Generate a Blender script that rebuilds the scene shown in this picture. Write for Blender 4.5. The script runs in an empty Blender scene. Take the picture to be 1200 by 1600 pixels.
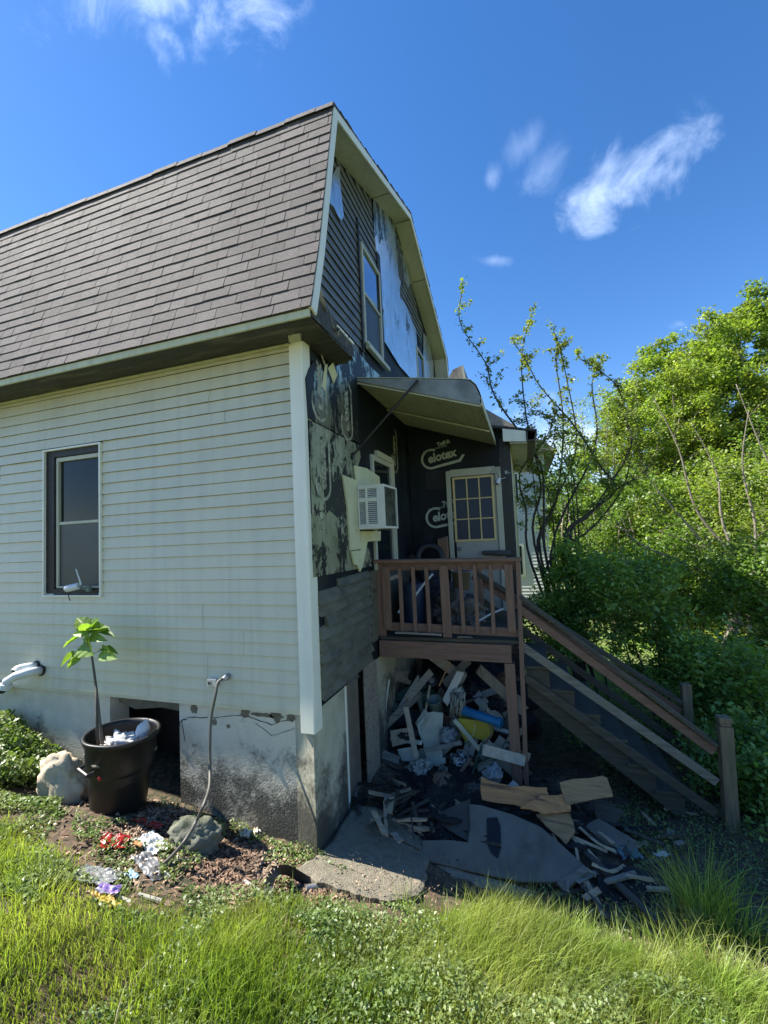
import bpy, math, random
import numpy as np
from mathutils import Vector, noise
R = math.radians
S = bpy.context.scene
COL = S.collection
# ------------------------------------------------------------------ camera, sky, sun, exposure
CAM = np.array([1.604, -3.008, 1.309]); FPX = 670.0
_y, _p, _r = R(18.1), R(3.35), R(-2.54)
_f = np.array([-math.sin(_y)*math.cos(_p), math.cos(_y)*math.cos(_p), math.sin(_p)])
_rt = np.array([math.cos(_y), math.sin(_y), 0]); _up = np.cross(_rt, _f)
_r2 = _rt*math.cos(_r)+_up*math.sin(_r); _u2 = -_rt*math.sin(_r)+_up*math.cos(_r)
cd = bpy.data.cameras.new('camera'); cam = bpy.data.objects.new('camera', cd); COL.objects.link(cam)
cd.sensor_fit = 'HORIZONTAL'; cd.sensor_width = 36; cd.lens = FPX/1200*36; cd.clip_end = 2000; cd.clip_start = .02
from mathutils import Matrix
m = Matrix.Identity(4)
for i in range(3):
    m[i][0] = _r2[i]; m[i][1] = _u2[i]; m[i][2] = -_f[i]; m[i][3] = CAM[i]
cam.matrix_world = m
S.camera = cam
SUN_EL = 50.0; SUN_AZX, SUN_AZY = -.636, -.088        # horizontal direction towards the sun
w = bpy.data.worlds.new('World'); S.world = w; w.use_nodes = True
nt = w.node_tree; nt.nodes.clear()
def N(t, typ, **k):
    n = t.nodes.new(typ)
    for a, b in k.items(): setattr(n, a, b)
    return n
def LK(t, a, b): t.links.new(a, b)
def VM(t, op, a, b=None):
    n = N(t, 'ShaderNodeVectorMath', operation=op)
    for i, v in enumerate((a, b)):
        if v is None: continue
        if hasattr(v, 'is_output'): LK(t, v, n.inputs[i])
        else: n.inputs[i].default_value = v
    return n.outputs['Value'] if op in ('DOT_PRODUCT', 'LENGTH') else n.outputs['Vector']
def MA(t, op, a, b=None, clamp=False):
    n = N(t, 'ShaderNodeMath', operation=op); n.use_clamp = clamp
    for i, v in enumerate((a, b)):
        if v is None: continue
        if hasattr(v, 'is_output'): LK(t, v, n.inputs[i])
        else: n.inputs[i].default_value = v
    return n.outputs[0]
def MR(t, v, a, b, c=0., d=1., smooth=False):
    n = N(t, 'ShaderNodeMapRange'); n.interpolation_type = 'SMOOTHSTEP' if smooth else 'LINEAR'
    LK(t, v, n.inputs[0])
    for i, q in enumerate((a, b, c, d)): n.inputs[i+1].default_value = q
    return n.outputs[0]
sky = N(nt, 'ShaderNodeTexSky', sky_type='NISHITA', sun_disc=False)
sky.sun_elevation = R(SUN_EL)
_az = math.atan2(SUN_AZX, SUN_AZY)
sky.sun_rotation = _az; sky.air_density = 1.0; sky.dust_density = .1; sky.ozone_density = 2.6
def raydir(px, py):
    d = _f*FPX+_r2*(px-600)-_u2*(py-800); return d/np.linalg.norm(d)
tc = N(nt, 'ShaderNodeTexCoord'); D = tc.outputs['Generated']
nz = N(nt, 'ShaderNodeTexNoise'); nz.inputs['Scale'].default_value = 9; nz.inputs['Detail'].default_value = 9; nz.inputs['Roughness'].default_value = .62; nz.inputs['Distortion'].default_value = .5
LK(nt, D, nz.inputs['Vector'])
nz2 = N(nt, 'ShaderNodeTexNoise'); nz2.inputs['Scale'].default_value = 26; nz2.inputs['Detail'].default_value = 7; nz2.inputs['Roughness'].default_value = .6
LK(nt, D, nz2.inputs['Vector'])
cover = None
# px, py of the cloud, long axis end px, half width in px, strength
for (ax, ay, bx, by, hw, st) in [(890, 350, 1045, 232, 36, .66), (1030, 240, 1085, 200, 26, .4), (930, 260, 985, 270, 24, .42), (835, 290, 880, 235, 22, .2), (805, 240, 835, 212, 16, .15), (765, 285, 772, 268, 12, .2),
                         (150, -15, 410, 28, 44, .62), (235, 60, 280, 40, 30, .5), (750, 405, 800, 408, 7, .25), (1045, 510, 1075, 505, 9, .2), (740, 700, 980, 690, 60, .8), (60, 760, 300, 800, 80, .2)]:
    a, b = raydir(ax, ay), raydir(bx, by); c = (a+b)/2; c /= np.linalg.norm(c)
    t1 = (b-a); L = np.linalg.norm(t1)/2; t1 /= np.linalg.norm(t1); t2 = np.cross(c, t1)
    hwa = hw/FPX
    dd = VM(nt, 'SUBTRACT', D, tuple(c))
    u = MA(nt, 'DIVIDE', VM(nt, 'DOT_PRODUCT', dd, tuple(t1)), L+hwa*.6)
    v = MA(nt, 'DIVIDE', VM(nt, 'DOT_PRODUCT', dd, tuple(t2)), hwa)
    r2 = MA(nt, 'ADD', MA(nt, 'MULTIPLY', u, u), MA(nt, 'MULTIPLY', v, v))
    far = MA(nt, 'MULTIPLY', MR(nt, VM(nt, 'DOT_PRODUCT', D, tuple(c)), .6, .3, 0, 9), 1.)
    r = MA(nt, 'ADD', MA(nt, 'SQRT', r2), far)
    r = MA(nt, 'ADD', r, MR(nt, nz.outputs[0], .3, .7, .95, -.65))
    k = MA(nt, 'MULTIPLY', MR(nt, r, 1.25, -.35, 0, 1, True), st)
    cover = k if cover is None else MA(nt, 'MAXIMUM', cover, k)
cover = MA(nt, 'MULTIPLY', cover, MR(nt, nz2.outputs[0], .25, .75, .55, 1.1), True)
mx = N(nt, 'ShaderNodeMixRGB'); LK(nt, cover, mx.inputs[0]); mx.inputs[2].default_value = (5.2, 6.3, 8.2, 1)
hs = N(nt, 'ShaderNodeHueSaturation'); hs.inputs['Saturation'].default_value = 1.28; hs.inputs['Value'].default_value = .86
LK(nt, sky.outputs[0], hs.inputs['Color']); LK(nt, VM(nt, 'MULTIPLY', hs.outputs[0], (1.03, .95, 1.03)), mx.inputs[1])
bg = N(nt, 'ShaderNodeBackground'); bg.inputs[1].default_value = .102; LK(nt, mx.outputs[0], bg.inputs[0])
wo = N(nt, 'ShaderNodeOutputWorld'); LK(nt, bg.outputs[0], wo.inputs[0])
sl = bpy.data.lights.new('sun', 'SUN'); sl.energy = 4.8; sl.angle = R(.5); sl.color = (1, .95, .86)
so = bpy.data.objects.new('sun', sl); COL.objects.link(so)
_h = math.cos(R(SUN_EL)); _n = math.hypot(SUN_AZX, SUN_AZY)
SUNV = Vector((SUN_AZX/_n*_h, SUN_AZY/_n*_h, math.sin(R(SUN_EL))))
so.rotation_euler = SUNV.to_track_quat('Z', 'Y').to_euler(); so.location = (-8, -2, 12)
S.view_settings.view_transform = 'Standard'; S.view_settings.look = 'None'; S.view_settings.gamma = 1
S.view_settings.exposure = 1.36
S.render.engine = 'CYCLES'
# ------------------------------------------------------------------ helpers
def at(px, py, x=None, y=None, z=None):
    """the point of a real plane (wall, deck front, ground level) behind a spot of the survey photo"""
    d = _f*FPX+_r2*(px-600)-_u2*(py-800)
    t = (x-CAM[0])/d[0] if x is not None else (y-CAM[1])/d[1] if y is not None else (z-CAM[2])/d[2]
    return tuple(CAM+d*t)
def gz0(x, y):
    x = np.asarray(x, float); y = np.asarray(y, float)
    z = -1.06 - np.where(x < 0, .135*np.maximum(x, -8), .17*np.minimum(x, .9)+.02*np.clip(x-.9, 0, 12))
    z = z + np.where(y < 0, .27*np.minimum(-y, 3.4), -.03*np.minimum(y, 12))
    return z
def gz(x, y):
    b = .02*math.sin(3.1*x+1.3*y)+.015*math.sin(5.3*y-2.2*x+1)
    return float(gz0(x, y))+b
def gzv(x, y): return gz0(x, y)+.02*np.sin(3.1*x+1.3*y)+.015*np.sin(5.3*y-2.2*x+1)
def gat(px, py, dz=0.):
    z = -1.
    for _ in range(25):
        p = at(px, py, z=z); z = .5*z+.5*(gz(p[0], p[1])+dz)
    return (p[0], p[1], z)
def to_px(P):
    d = np.asarray(P, float)-CAM; zz = d@_f
    return 600+FPX*(d@_r2)/zz, 800-FPX*(d@_u2)/zz
class MB:
    def __init__(s): s.v = []; s.f = []; s.sm = False
    def add(s, vs, fs):
        o = len(s.v); s.v += [tuple(map(float, q)) for q in vs]; s.f += [[o+i for i in f] for f in fs]; return s
    def box(s, a, b):
        x0, y0, z0 = a; x1, y1, z1 = b
        return s.add([(x0,y0,z0),(x1,y0,z0),(x1,y1,z0),(x0,y1,z0),(x0,y0,z1),(x1,y0,z1),(x1,y1,z1),(x0,y1,z1)],
              [(3,2,1,0),(4,5,6,7),(0,1,5,4),(1,2,6,5),(2,3,7,6),(3,0,4,7)])
    def bar(s, p, q, w, t, n=(0,-1,0), jag=0, seed=0, seg=1):
        """plank from p to q: width w across, thickness t along n"""
        p = Vector(p); q = Vector(q); ax = (q-p).normalized(); n = Vector(n); n = (n-ax*n.dot(ax)).normalized(); b = ax.cross(n)
        rr = random.Random(seed); vs = []
        for k in range(seg+1):
            c = p.lerp(q, k/seg); e = 1
            for (i, j) in ((-1,-1),(1,-1),(1,1),(-1,1)):
                dx = ax*rr.uniform(-jag, jag) if k in (0, seg) else Vector((0,0,0))
                vs.append(c+b*(w/2*i)+n*(t/2*j)+dx+n*(rr.uniform(-1,1)*.004 if seg > 1 else 0))
        fs = [(3,2,1,0), tuple(4*seg+i for i in range(4))]
        for k in range(seg):
            for i in range(4):
                j = (i+1) % 4; fs.append((4*k+i, 4*k+j, 4*k+4+j, 4*k+4+i))
        return s.add(vs, fs)
    def tube(s, pts, rad, n=8, cap=True):
        pts = [Vector(p) for p in pts]
        if not hasattr(rad, '__len__'): rad = [rad]*len(pts)
        vs = []; ref = None
        for i, p in enumerate(pts):
            d = (pts[min(i+1, len(pts)-1)]-pts[max(i-1, 0)]).normalized()
            if ref is None: ref = Vector((0,0,1)) if abs(d.z) < .9 else Vector((1,0,0))
            a = d.cross(ref).normalized(); b = d.cross(a); ref = -b if False else ref
            for k in range(n):
                th = 2*math.pi*k/n; vs.append(p+(a*math.cos(th)+b*math.sin(th))*rad[i])
        fs = []
        for i in range(len(pts)-1):
            for k in range(n):
                k2 = (k+1) % n; fs.append((i*n+k, i*n+k2, i*n+n+k2, i*n+n+k))
        if cap: fs += [tuple(range(n))[::-1], tuple((len(pts)-1)*n+k for k in range(n))]
        return s.add(vs, fs)
    def lathe(s, prof, c, n=32, ax=None, squash=1.):
        """prof: (r, h) along axis"""
        c = Vector(c); A = Vector(ax or (0,0,1)).normalized(); u = A.orthogonal().normalized() if ax else Vector((1,0,0)); v = A.cross(u)
        vs = [c+A*h+(u*math.cos(2*math.pi*k/n)+v*math.sin(2*math.pi*k/n)*squash)*r for r, h in prof for k in range(n)]
        fs = [(i*n+k, i*n+(k+1) % n, i*n+n+(k+1) % n, i*n+n+k) for i in range(len(prof)-1) for k in range(n)]
        if prof[0][0] < 1e-4 or True: pass
        return s.add(vs, fs)
    def slab(s, pts, off):
        """polygon extruded by vector off"""
        n = len(pts); off = Vector(off); P = [Vector(p) for p in pts]
        return s.add([p for p in P]+[p+off for p in P], [tuple(range(n))[::-1], tuple(range(n, 2*n))]+[(i, (i+1) % n, n+(i+1) % n, n+i) for i in range(n)])
    def blob(s, c, r, amp=.2, fr=2., seed=0, sub=3, flat=None, rot=0., crisp=0.):
        import bmesh
        bm = bmesh.new(); bmesh.ops.create_icosphere(bm, subdivisions=sub, radius=1)
        vs = []
        for v in bm.verts:
            p = v.co.copy(); q = p*fr+Vector((seed*7.3, seed*3.1, seed))
            k = 1+amp*noise.noise(q)+amp*.5*noise.noise(q*2.3)+crisp*abs(noise.noise(q*2.9))
            p = p*k
            x, y = p.x*r[0], p.y*r[1]; z = p.z*r[2]
            if flat is not None: z = max(z, flat*r[2])
            vs.append((c[0]+x*math.cos(rot)-y*math.sin(rot), c[1]+x*math.sin(rot)+y*math.cos(rot), c[2]+z))
        fs = [tuple(v.index for v in f.verts) for f in bm.faces]; bm.free()
        s.sm = True
        return s.add(vs, fs)
    def sheet(s, P, nx, ny, th=0.):
        """grid of points P[i][j]"""
        vs = [P(i/nx, j/ny) for i in range(nx+1) for j in range(ny+1)]
        fs = [(i*(ny+1)+j, (i+1)*(ny+1)+j, (i+1)*(ny+1)+j+1, i*(ny+1)+j+1) for i in range(nx) for j in range(ny)]
        s.sm = True
        return s.add(vs, fs)
def link(name, me, parent):
    o = bpy.data.objects.new(name, me); COL.objects.link(o)
    if parent is not None: o.parent = parent
    return o
def rootloc(p):
    while p is not None and p.parent is not None: p = p.parent
    return p.location if p is not None else Vector((0,0,0))
def obj(name, mb, mat, parent=None, bevel=0., smooth=None, solid=0.):
    me = bpy.data.meshes.new(name)
    base = rootloc(parent) if parent is not None else None
    if parent is None:
        a = np.array(mb.v); c = a.mean(0); base = Vector((c[0], c[1], a[:, 2].min()))
    V = np.array(mb.v, float)-np.array(base)
    me.from_pydata(V.tolist(), [], mb.f); me.materials.append(mat)
    if (mb.sm if smooth is None else smooth): me.shade_smooth()
    me.update()
    o = link(name, me, parent)
    if parent is None: o.location = base
    if solid: 
        md = o.modifiers.new('solid', 'SOLIDIFY'); md.thickness = solid; md.offset = 0
    if bevel:
        b = o.modifiers.new('bevel', 'BEVEL'); b.width = bevel; b.segments = 2; b.limit_method = 'ANGLE'
    return o
def tag(o, label, cat, group=None, kind=None):
    if label: o['label'] = label
    if cat: o['category'] = cat
    if group: o['group'] = group
    if kind: o['kind'] = kind
    return o
def thing(name, loc, label, cat, group=None):
    o = bpy.data.objects.new(name, None); COL.objects.link(o); o.location = loc; o.empty_display_size = .1
    bpy.context.view_layer.update()
    return tag(o, label, cat, group)
def npmesh(name, V, F, mat, parent=None, smooth=False):
    """V (n,3), F (m,k) numpy arrays -> mesh object"""
    me = bpy.data.meshes.new(name); m_, k = F.shape
    base = np.array(rootloc(parent)) if parent is not None else np.zeros(3)
    me.vertices.add(len(V)); me.vertices.foreach_set('co', (V-base).astype(np.float32).ravel())
    me.loops.add(m_*k); me.loops.foreach_set('vertex_index', F.astype(np.int32).ravel())
    me.polygons.add(m_); me.polygons.foreach_set('loop_start', np.arange(0, m_*k, k, dtype=np.int32))
    me.update(calc_edges=True); me.validate()
    if smooth: me.shade_smooth()
    me.materials.append(mat)
    return link(name, me, parent)
# ------------------------------------------------------------------ materials
def mat(name, col, rough=.7, var=.25, scale=6., bump=0., bscale=40., metal=0., col2=None, c2=(.45, .6), stretch=(1,1,1), island=0., spec=None, detail=6, extra=None, sscale=None, alpha=None, trans=0.):
    M = bpy.data.materials.new(name); M.use_nodes = True; t = M.node_tree; t.nodes.clear()
    out = N(t, 'ShaderNodeOutputMaterial'); P = N(t, 'ShaderNodeBsdfPrincipled'); LK(t, P.outputs[0], out.inputs[0])
    P.inputs['Roughness'].default_value = rough; P.inputs['Metallic'].default_value = metal
    if spec is not None: P.inputs['Specular IOR Level'].default_value = spec
    tcn = N(t, 'ShaderNodeTexCoord'); mp = N(t, 'ShaderNodeMapping'); mp.inputs['Scale'].default_value = stretch
    LK(t, tcn.outputs['Object'], mp.inputs[0]); vec = mp.outputs[0]
    nz = N(t, 'ShaderNodeTexNoise'); nz.inputs['Scale'].default_value = scale; nz.inputs['Detail'].default_value = detail; nz.inputs['Roughness'].default_value = .6; LK(t, vec, nz.inputs['Vector'])
    k = MR(t, nz.outputs[0], .25, .75, 1-var, 1+var)
    if island:
        g = N(t, 'ShaderNodeNewGeometry'); k = MA(t, 'MULTIPLY', k, MR(t, g.outputs['Random Per Island'], 0, 1, 1-island, 1+island))
    c = N(t, 'ShaderNodeRGB'); c.outputs[0].default_value = (*col, 1); c = c.outputs[0]
    if col2:
        n2 = N(t, 'ShaderNodeTexNoise'); n2.inputs['Scale'].default_value = sscale or scale*.6; n2.inputs['Detail'].default_value = 8; n2.inputs['Roughness'].default_value = .65
        ofs = VM(t, 'ADD', vec, (3.7, 1.9, 8.2)); LK(t, ofs, n2.inputs['Vector'])
        mm = N(t, 'ShaderNodeMixRGB'); LK(t, MR(t, n2.outputs[0], c2[0], c2[1], 0, 1, True), mm.inputs[0]); LK(t, c, mm.inputs[1]); mm.inputs[2].default_value = (*col2, 1); c = mm.outputs[0]
    if extra: c = extra(t, tcn, c)
    c = VM(t, 'SCALE', c); sc = c.node; LK(t, k, sc.inputs['Scale'])
    LK(t, c, P.inputs['Base Color'])
    if bump:
        n3 = N(t, 'ShaderNodeTexNoise'); n3.inputs['Scale'].default_value = bscale; n3.inputs['Detail'].default_value = 5; LK(t, vec, n3.inputs['Vector'])
        b = N(t, 'ShaderNodeBump'); b.inputs['Strength'].default_value = bump; b.inputs['Distance'].default_value = .01; LK(t, n3.outputs[0], b.inputs['Height']); LK(t, b.outputs[0], P.inputs['Normal'])
    if trans:
        T = N(t, 'ShaderNodeBsdfTranslucent'); LK(t, VM(t, 'MULTIPLY', c, (1.5, 1.6, .6)), T.inputs[0])
        mxs = N(t, 'ShaderNodeMixShader'); mxs.inputs[0].default_value = trans
        LK(t, P.outputs[0], mxs.inputs[1]); LK(t, T.outputs[0], mxs.inputs[2]); LK(t, mxs.outputs[0], out.inputs[0])
    return M
def wood(name, col, col2=None, grain=1., rough=.75, axis=0, **k):
    st = [5., 5., 5.]; st[axis] = .35
    return mat(name, col, rough, .3*grain, 9., .5*grain, 14., stretch=tuple(st), col2=col2, **k)
def streaks(strength, zc=6, col=(.1,.1,.08)):
    def f(t, tcn, c):
        mp = N(t, 'ShaderNodeMapping'); mp.inputs['Scale'].default_value = (14, 14, .6); LK(t, tcn.outputs['Object'], mp.inputs[0])
        n = N(t, 'ShaderNodeTexNoise'); n.inputs['Scale'].default_value = 1.; n.inputs['Detail'].default_value = 6; LK(t, mp.outputs[0], n.inputs['Vector'])
        mm = N(t, 'ShaderNodeMixRGB'); LK(t, MR(t, n.outputs[0], .45, .8, 0, strength), mm.inputs[0]); LK(t, c, mm.inputs[1]); mm.inputs[2].default_value = (*col, 1); return mm.outputs[0]
    return f
M = {}
M['vinyl'] = mat('vinyl', (.60, .565, .415), .42, .06, 2., .03, 60, extra=streaks(.28, col=(.30,.30,.26)))
M['trim'] = mat('trim', (.80, .78, .66), .4, .05, 3, extra=streaks(.15, col=(.4,.4,.35)))
M['cream'] = mat('cream_metal', (.47, .46, .34), .45, .08, 3, extra=streaks(.3, col=(.2,.2,.13)))
M['fascia'] = mat('fascia_metal', (.55, .53, .34), .5, .1, 5, extra=streaks(.35, col=(.18,.18,.1)))
M['soffit_dark'] = mat('sooty_plywood', (.05, .048, .042), .8, .5, 5, .3, 30, col2=(.15, .14, .10), c2=(.5, .7), stretch=(.5, 3, 3))
M['sootwall'] = mat('soot_wall', (.005, .009, .013), .6, .6, 3, .35, 12, col2=(.022, .032, .032), c2=(.5, .72), stretch=(1,1,.5), spec=.3)
M['charsiding'] = mat('sooty_siding', (.115, .11, .08), .42, .35, 4, .06, 25, col2=(.04, .038, .03), c2=(.5, .7))
M['oldsiding'] = mat('old_siding', (.13, .125, .09), .5, .35, 5, .15, 30, col2=(.03, .03, .024), c2=(.5, .75), stretch=(1,1,2))
M['glass'] = mat('window_glass', (.010, .016, .018), .05, .2, 2, 0, spec=.2)
M['glass_sky'] = mat('sky_reflecting_glass', (.30, .38, .48), .08, .05, 1, .04, 3, metal=.9)
M['screen'] = mat('window_screen', (.035, .045, .047), .45, .15, 3)
M['blackwood'] = mat('char_and_shade_black', (.014, .012, .012), .6, .5, 8, .4, 30)
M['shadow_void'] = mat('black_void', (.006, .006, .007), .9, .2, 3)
def shingle_mat(name='asphalt_shingle', col=(.074, .064, .062)):
    def f(t, tcn, c):
        n = N(t, 'ShaderNodeTexNoise'); n.inputs['Scale'].default_value = 260; n.inputs['Detail'].default_value = 2; LK(t, tcn.outputs['Object'], n.inputs['Vector'])
        return VM(t, 'SCALE', c) if False else _scale(t, c, MR(t, n.outputs[0], .35, .65, .35, 1.75))
    return mat(name, col, .8, .22, 1.6, .9, 220, island=.3, extra=f, col2=(.048, .043, .042), c2=(.5, .75), stretch=(2,.7,.7))
def _scale(t, c, k):
    n = N(t, 'ShaderNodeVectorMath', operation='SCALE'); LK(t, c, n.inputs[0]); LK(t, k, n.inputs['Scale']); return n.outputs[0]
M['shingle'] = shingle_mat()
M['shingle2'] = shingle_mat('brown_shingle', (.2, .17, .14))
def foil(name, dens, base=(.66,.68,.60), soot=(.009,.012,.012), rough=.22, seed=0., sheen=1., vert=2.2):
    Mt = bpy.data.materials.new(name); Mt.use_nodes = True; t = Mt.node_tree; t.nodes.clear()
    out = N(t, 'ShaderNodeOutputMaterial'); A = N(t, 'ShaderNodeBsdfPrincipled'); B = N(t, 'ShaderNodeBsdfPrincipled')
    tcn = N(t, 'ShaderNodeTexCoord'); mp = N(t, 'ShaderNodeMapping'); mp.inputs['Scale'].default_value = (1, vert, 1); mp.inputs['Location'].default_value = (seed, seed*.7, seed*.3)
    LK(t, tcn.outputs['Object'], mp.inputs[0]); v = mp.outputs[0]
    def ns(sc, det, ro=.6, dist=0):
        n = N(t, 'ShaderNodeTexNoise'); n.inputs['Scale'].default_value = sc; n.inputs['Detail'].default_value = det; n.inputs['Roughness'].default_value = ro; n.inputs['Distortion'].default_value = dist; LK(t, v, n.inputs['Vector']); return n.outputs[0]
    big = ns(1.3, 3); fine = ns(11, 8, .7, .8)
    msk = MA(t, 'ADD', MA(t, 'MULTIPLY', big, 1.15), MA(t, 'MULTIPLY', fine, .75))
    msk = MR(t, msk, 1.02-dens, 1.06-dens, 0, 1)
    A.inputs['Metallic'].default_value = .85*sheen; A.inputs['Roughness'].default_value = rough
    st = ns(3, 6); c = N(t, 'ShaderNodeMixRGB'); LK(t, MR(t, st, .35, .7), c.inputs[0]); c.inputs[1].default_value = (*base, 1); c.inputs[2].default_value = (base[0]*.55, base[1]*.58, base[2]*.5, 1)
    LK(t, c.outputs[0], A.inputs['Base Color'])
    b = N(t, 'ShaderNodeBump'); b.inputs['Strength'].default_value = .25; b.inputs['Distance'].default_value = .02; LK(t, ns(5, 4), b.inputs['Height']); LK(t, b.outputs[0], A.inputs['Normal'])
    B.inputs['Base Color'].default_value = (*soot, 1); B.inputs['Roughness'].default_value = .5
    ms = N(t, 'ShaderNodeMixShader'); LK(t, msk, ms.inputs[0]); LK(t, A.outputs[0], ms.inputs[1]); LK(t, B.outputs[0], ms.inputs[2]); LK(t, ms.outputs[0], out.inputs[0])
    return Mt
M['foil_up'] = foil('sky_bright_foil', -.07, (.80,.84,.88), rough=.2, vert=3)
M['foil_sooty'] = foil('sooty_foil', .06, (.55,.6,.55), rough=.35, seed=3, vert=2)
M['foil_low'] = foil('peeling_foil', .11, (.62,.64,.50), rough=.3, seed=5.5)
M['foil_low2'] = foil('olive_foil', .01, (.44,.45,.33), rough=.4, seed=12.3, sheen=.6, vert=1.6)  # olive base puts reflected greenery into the colour, along with the paper tone
M['foil_mid'] = foil('flaking_foil', .10, (.56,.58,.44), rough=.34, seed=7.7, sheen=.6, vert=1.8)
M['foam'] = mat('yellow_foam_board', (.56, .55, .34), .75, .12, 5, .15, 40, col2=(.40,.38,.22), c2=(.55,.75))
M['logo'] = mat('printed_foil_ink', (.42, .47, .42), .5, .25, 10, 0)
M['logo_faint'] = mat('faded_foil_ink', (.14, .14, .10), .5, .4, 14, 0, col2=(.36,.35,.25), c2=(.42,.50), sscale=9)
def stucco_extra(t, tcn, c):
    # mildew and soil stains on the plaster: patches that grow denser towards the soil line, with their own ragged outline
    n = N(t, 'ShaderNodeTexNoise'); n.inputs['Scale'].default_value = 2.3; n.inputs['Detail'].default_value = 9; n.inputs['Roughness'].default_value = .68; LK(t, tcn.outputs['Object'], n.inputs['Vector'])
    g = N(t, 'ShaderNodeTexNoise'); g.inputs['Scale'].default_value = 34; g.inputs['Detail'].default_value = 4; LK(t, tcn.outputs['Object'], g.inputs['Vector'])
    sx = N(t, 'ShaderNodeSeparateXYZ'); LK(t, tcn.outputs['Object'], sx.inputs[0])
    h = MR(t, sx.outputs['Z'], 1.0, .15, -.20, .16)      # base of the house sits at z -1.1
    k = MA(t, 'ADD', MA(t, 'ADD', n.outputs[0], h), MA(t, 'MULTIPLY', MA(t, 'SUBTRACT', g.outputs[0], .5), .22))
    mm = N(t, 'ShaderNodeMixRGB'); LK(t, MR(t, k, .40, .66, 0, .94, True), mm.inputs[0]); LK(t, c, mm.inputs[1]); mm.inputs[2].default_value = (.045, .046, .036, 1); return mm.outputs[0]
M['stucco'] = mat('stained_plaster', (.62, .575, .46), .85, .12, 6, .5, 60, extra=stucco_extra)
M['stucco_pier'] = mat('mossy_plaster', (.42, .40, .30), .85, .25, 5, .5, 50, col2=(.17,.165,.11), c2=(.5,.75), stretch=(1,1,.5), extra=stucco_extra)
M['stone'] = mat('limestone', (.50, .42, .30), .85, .25, 7, .8, 25, col2=(.22,.19,.14), c2=(.5,.7))
M['darkstone'] = mat('mossy_rock', (.15, .155, .115), .9, .35, 10, .8, 30, col2=(.06,.07,.04), c2=(.45,.65))
M['rubble'] = mat('rubble', (.16, .14, .10), .9, .3, 14, .7, 30)
M['deckwood'] = wood('stained_deck_wood', (.19, .105, .072), (.085,.055,.042), axis=0, c2=(.55,.8))
M['deckwood_v'] = wood('stained_post_wood', (.20, .112, .076), (.10,.075,.045), axis=2, c2=(.55,.8))
M['oldwood'] = wood('weathered_rail_wood', (.19, .165, .125), (.12,.10,.075), axis=0, c2=(.5,.7))
M['darkwood'] = wood('dark_wet_wood', (.058, .050, .034), (.09,.075,.05), axis=0, c2=(.5,.7))
M['newel'] = wood('mossy_newel_wood', (.18, .13, .08), (.10,.10,.05), axis=2, c2=(.45,.6))
M['greywood'] = wood('grey_plank', (.26, .225, .175), (.10,.088,.07), axis=0, c2=(.5,.7))
M['tanwood'] = wood('tan_lath', (.46, .37, .26), (.22,.18,.12), axis=2, c2=(.5,.75))
M['orangeply'] = wood('orange_plywood', (.50, .22, .08), (.15,.07,.035), axis=0, c2=(.52,.7))
M['brownply'] = wood('brown_plywood', (.36, .20, .085), (.16,.10,.05), axis=0, c2=(.5,.7))
M['slate'] = mat('grey_panel_paint', (.155, .13, .10), .6, .3, 4, .15, 40, col2=(.09,.078,.06), c2=(.55,.75))
M['slate_dk'] = mat('dark_panel', (.07, .062, .05), .55, .25, 6, .15, 30)
M['whitepl'] = mat('white_plastic', (.62, .65, .64), .4, .08, 6)
M['whitemetal'] = mat('white_painted_metal', (.58, .55, .48), .4, .15, 8, col2=(.2,.2,.19), c2=(.6,.75))
M['acwhite'] = mat('air_conditioner_white', (.66, .65, .56), .45, .08, 6)
M['fin'] = mat('dusty_coil_fins', (.13, .145, .125), .6, .5, 18, .3, 60, metal=.3, col2=(.04,.045,.04), c2=(.45,.6))
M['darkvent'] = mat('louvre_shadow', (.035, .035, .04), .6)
M['doorpaint'] = mat('door_paint', (.32, .32, .28), .5, .12, 4, col2=(.17,.17,.15), c2=(.55,.8))
M['doortrim'] = mat('door_trim_paint', (.42, .42, .33), .5, .15, 5, col2=(.20,.2,.15), c2=(.55,.75))
M['muntin'] = mat('yellow_muntin', (.62, .48, .22), .5, .1, 5)
M['liteglass'] = mat('door_glass', (.028, .042, .07), .3, .2, 2, spec=.2)
M['black'] = mat('black_plastic', (.010, .010, .011), .42, .15, 5)
M['rubber'] = mat('black_rubber', (.012, .012, .013), .6, .2, 5)
M['canblack'] = mat('trash_can_plastic', (.009, .0095, .010), .45, .3, 4, .05, 30, col2=(.02,.019,.017), c2=(.55,.8))
M['film'] = mat('white_plastic_film', (.58, .57, .55), .3, .12, 8, .8, 22)
M['filmgrey'] = mat('clear_grey_film', (.26, .27, .26), .28, .3, 10, .8, 20)
M['red'] = mat('red_wrapper', (.36, .025, .02), .35, .2, 10, .3, 25, col2=(.5,.42,.4), c2=(.60,.63), sscale=9)
M['purple'] = mat('purple_wrapper', (.28, .18, .50), .35, .2, 10, .3, 25, col2=(.6,.55,.65), c2=(.5,.54), sscale=16)
M['yellow'] = mat('yellow_wrapper', (.52, .34, .07), .45, .2, 12, .3, 25, col2=(.35,.25,.12), c2=(.5,.6), sscale=14)
M['tanbag'] = mat('tan_wrapper', (.52, .40, .20), .5, .3, 12, .4, 25, col2=(.62,.58,.5), c2=(.45,.55))
M['silver'] = mat('silver_wrapper', (.33, .33, .33), .3, .3, 10, .5, 20, metal=.4, col2=(.06,.06,.06), c2=(.5,.55))
M['ltblue'] = mat('light_blue_wrapper', (.30, .47, .60), .35, .2, 10, .4, 25)
M['hose'] = mat('hose_rubber', (.10, .095, .08), .5, .2, 8)
M['blue'] = mat('blue_plastic', (.02, .16, .33), .4, .2, 6)
M['deepblue'] = mat('deep_blue_paint', (.015, .06, .24), .4, .15, 6)
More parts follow.
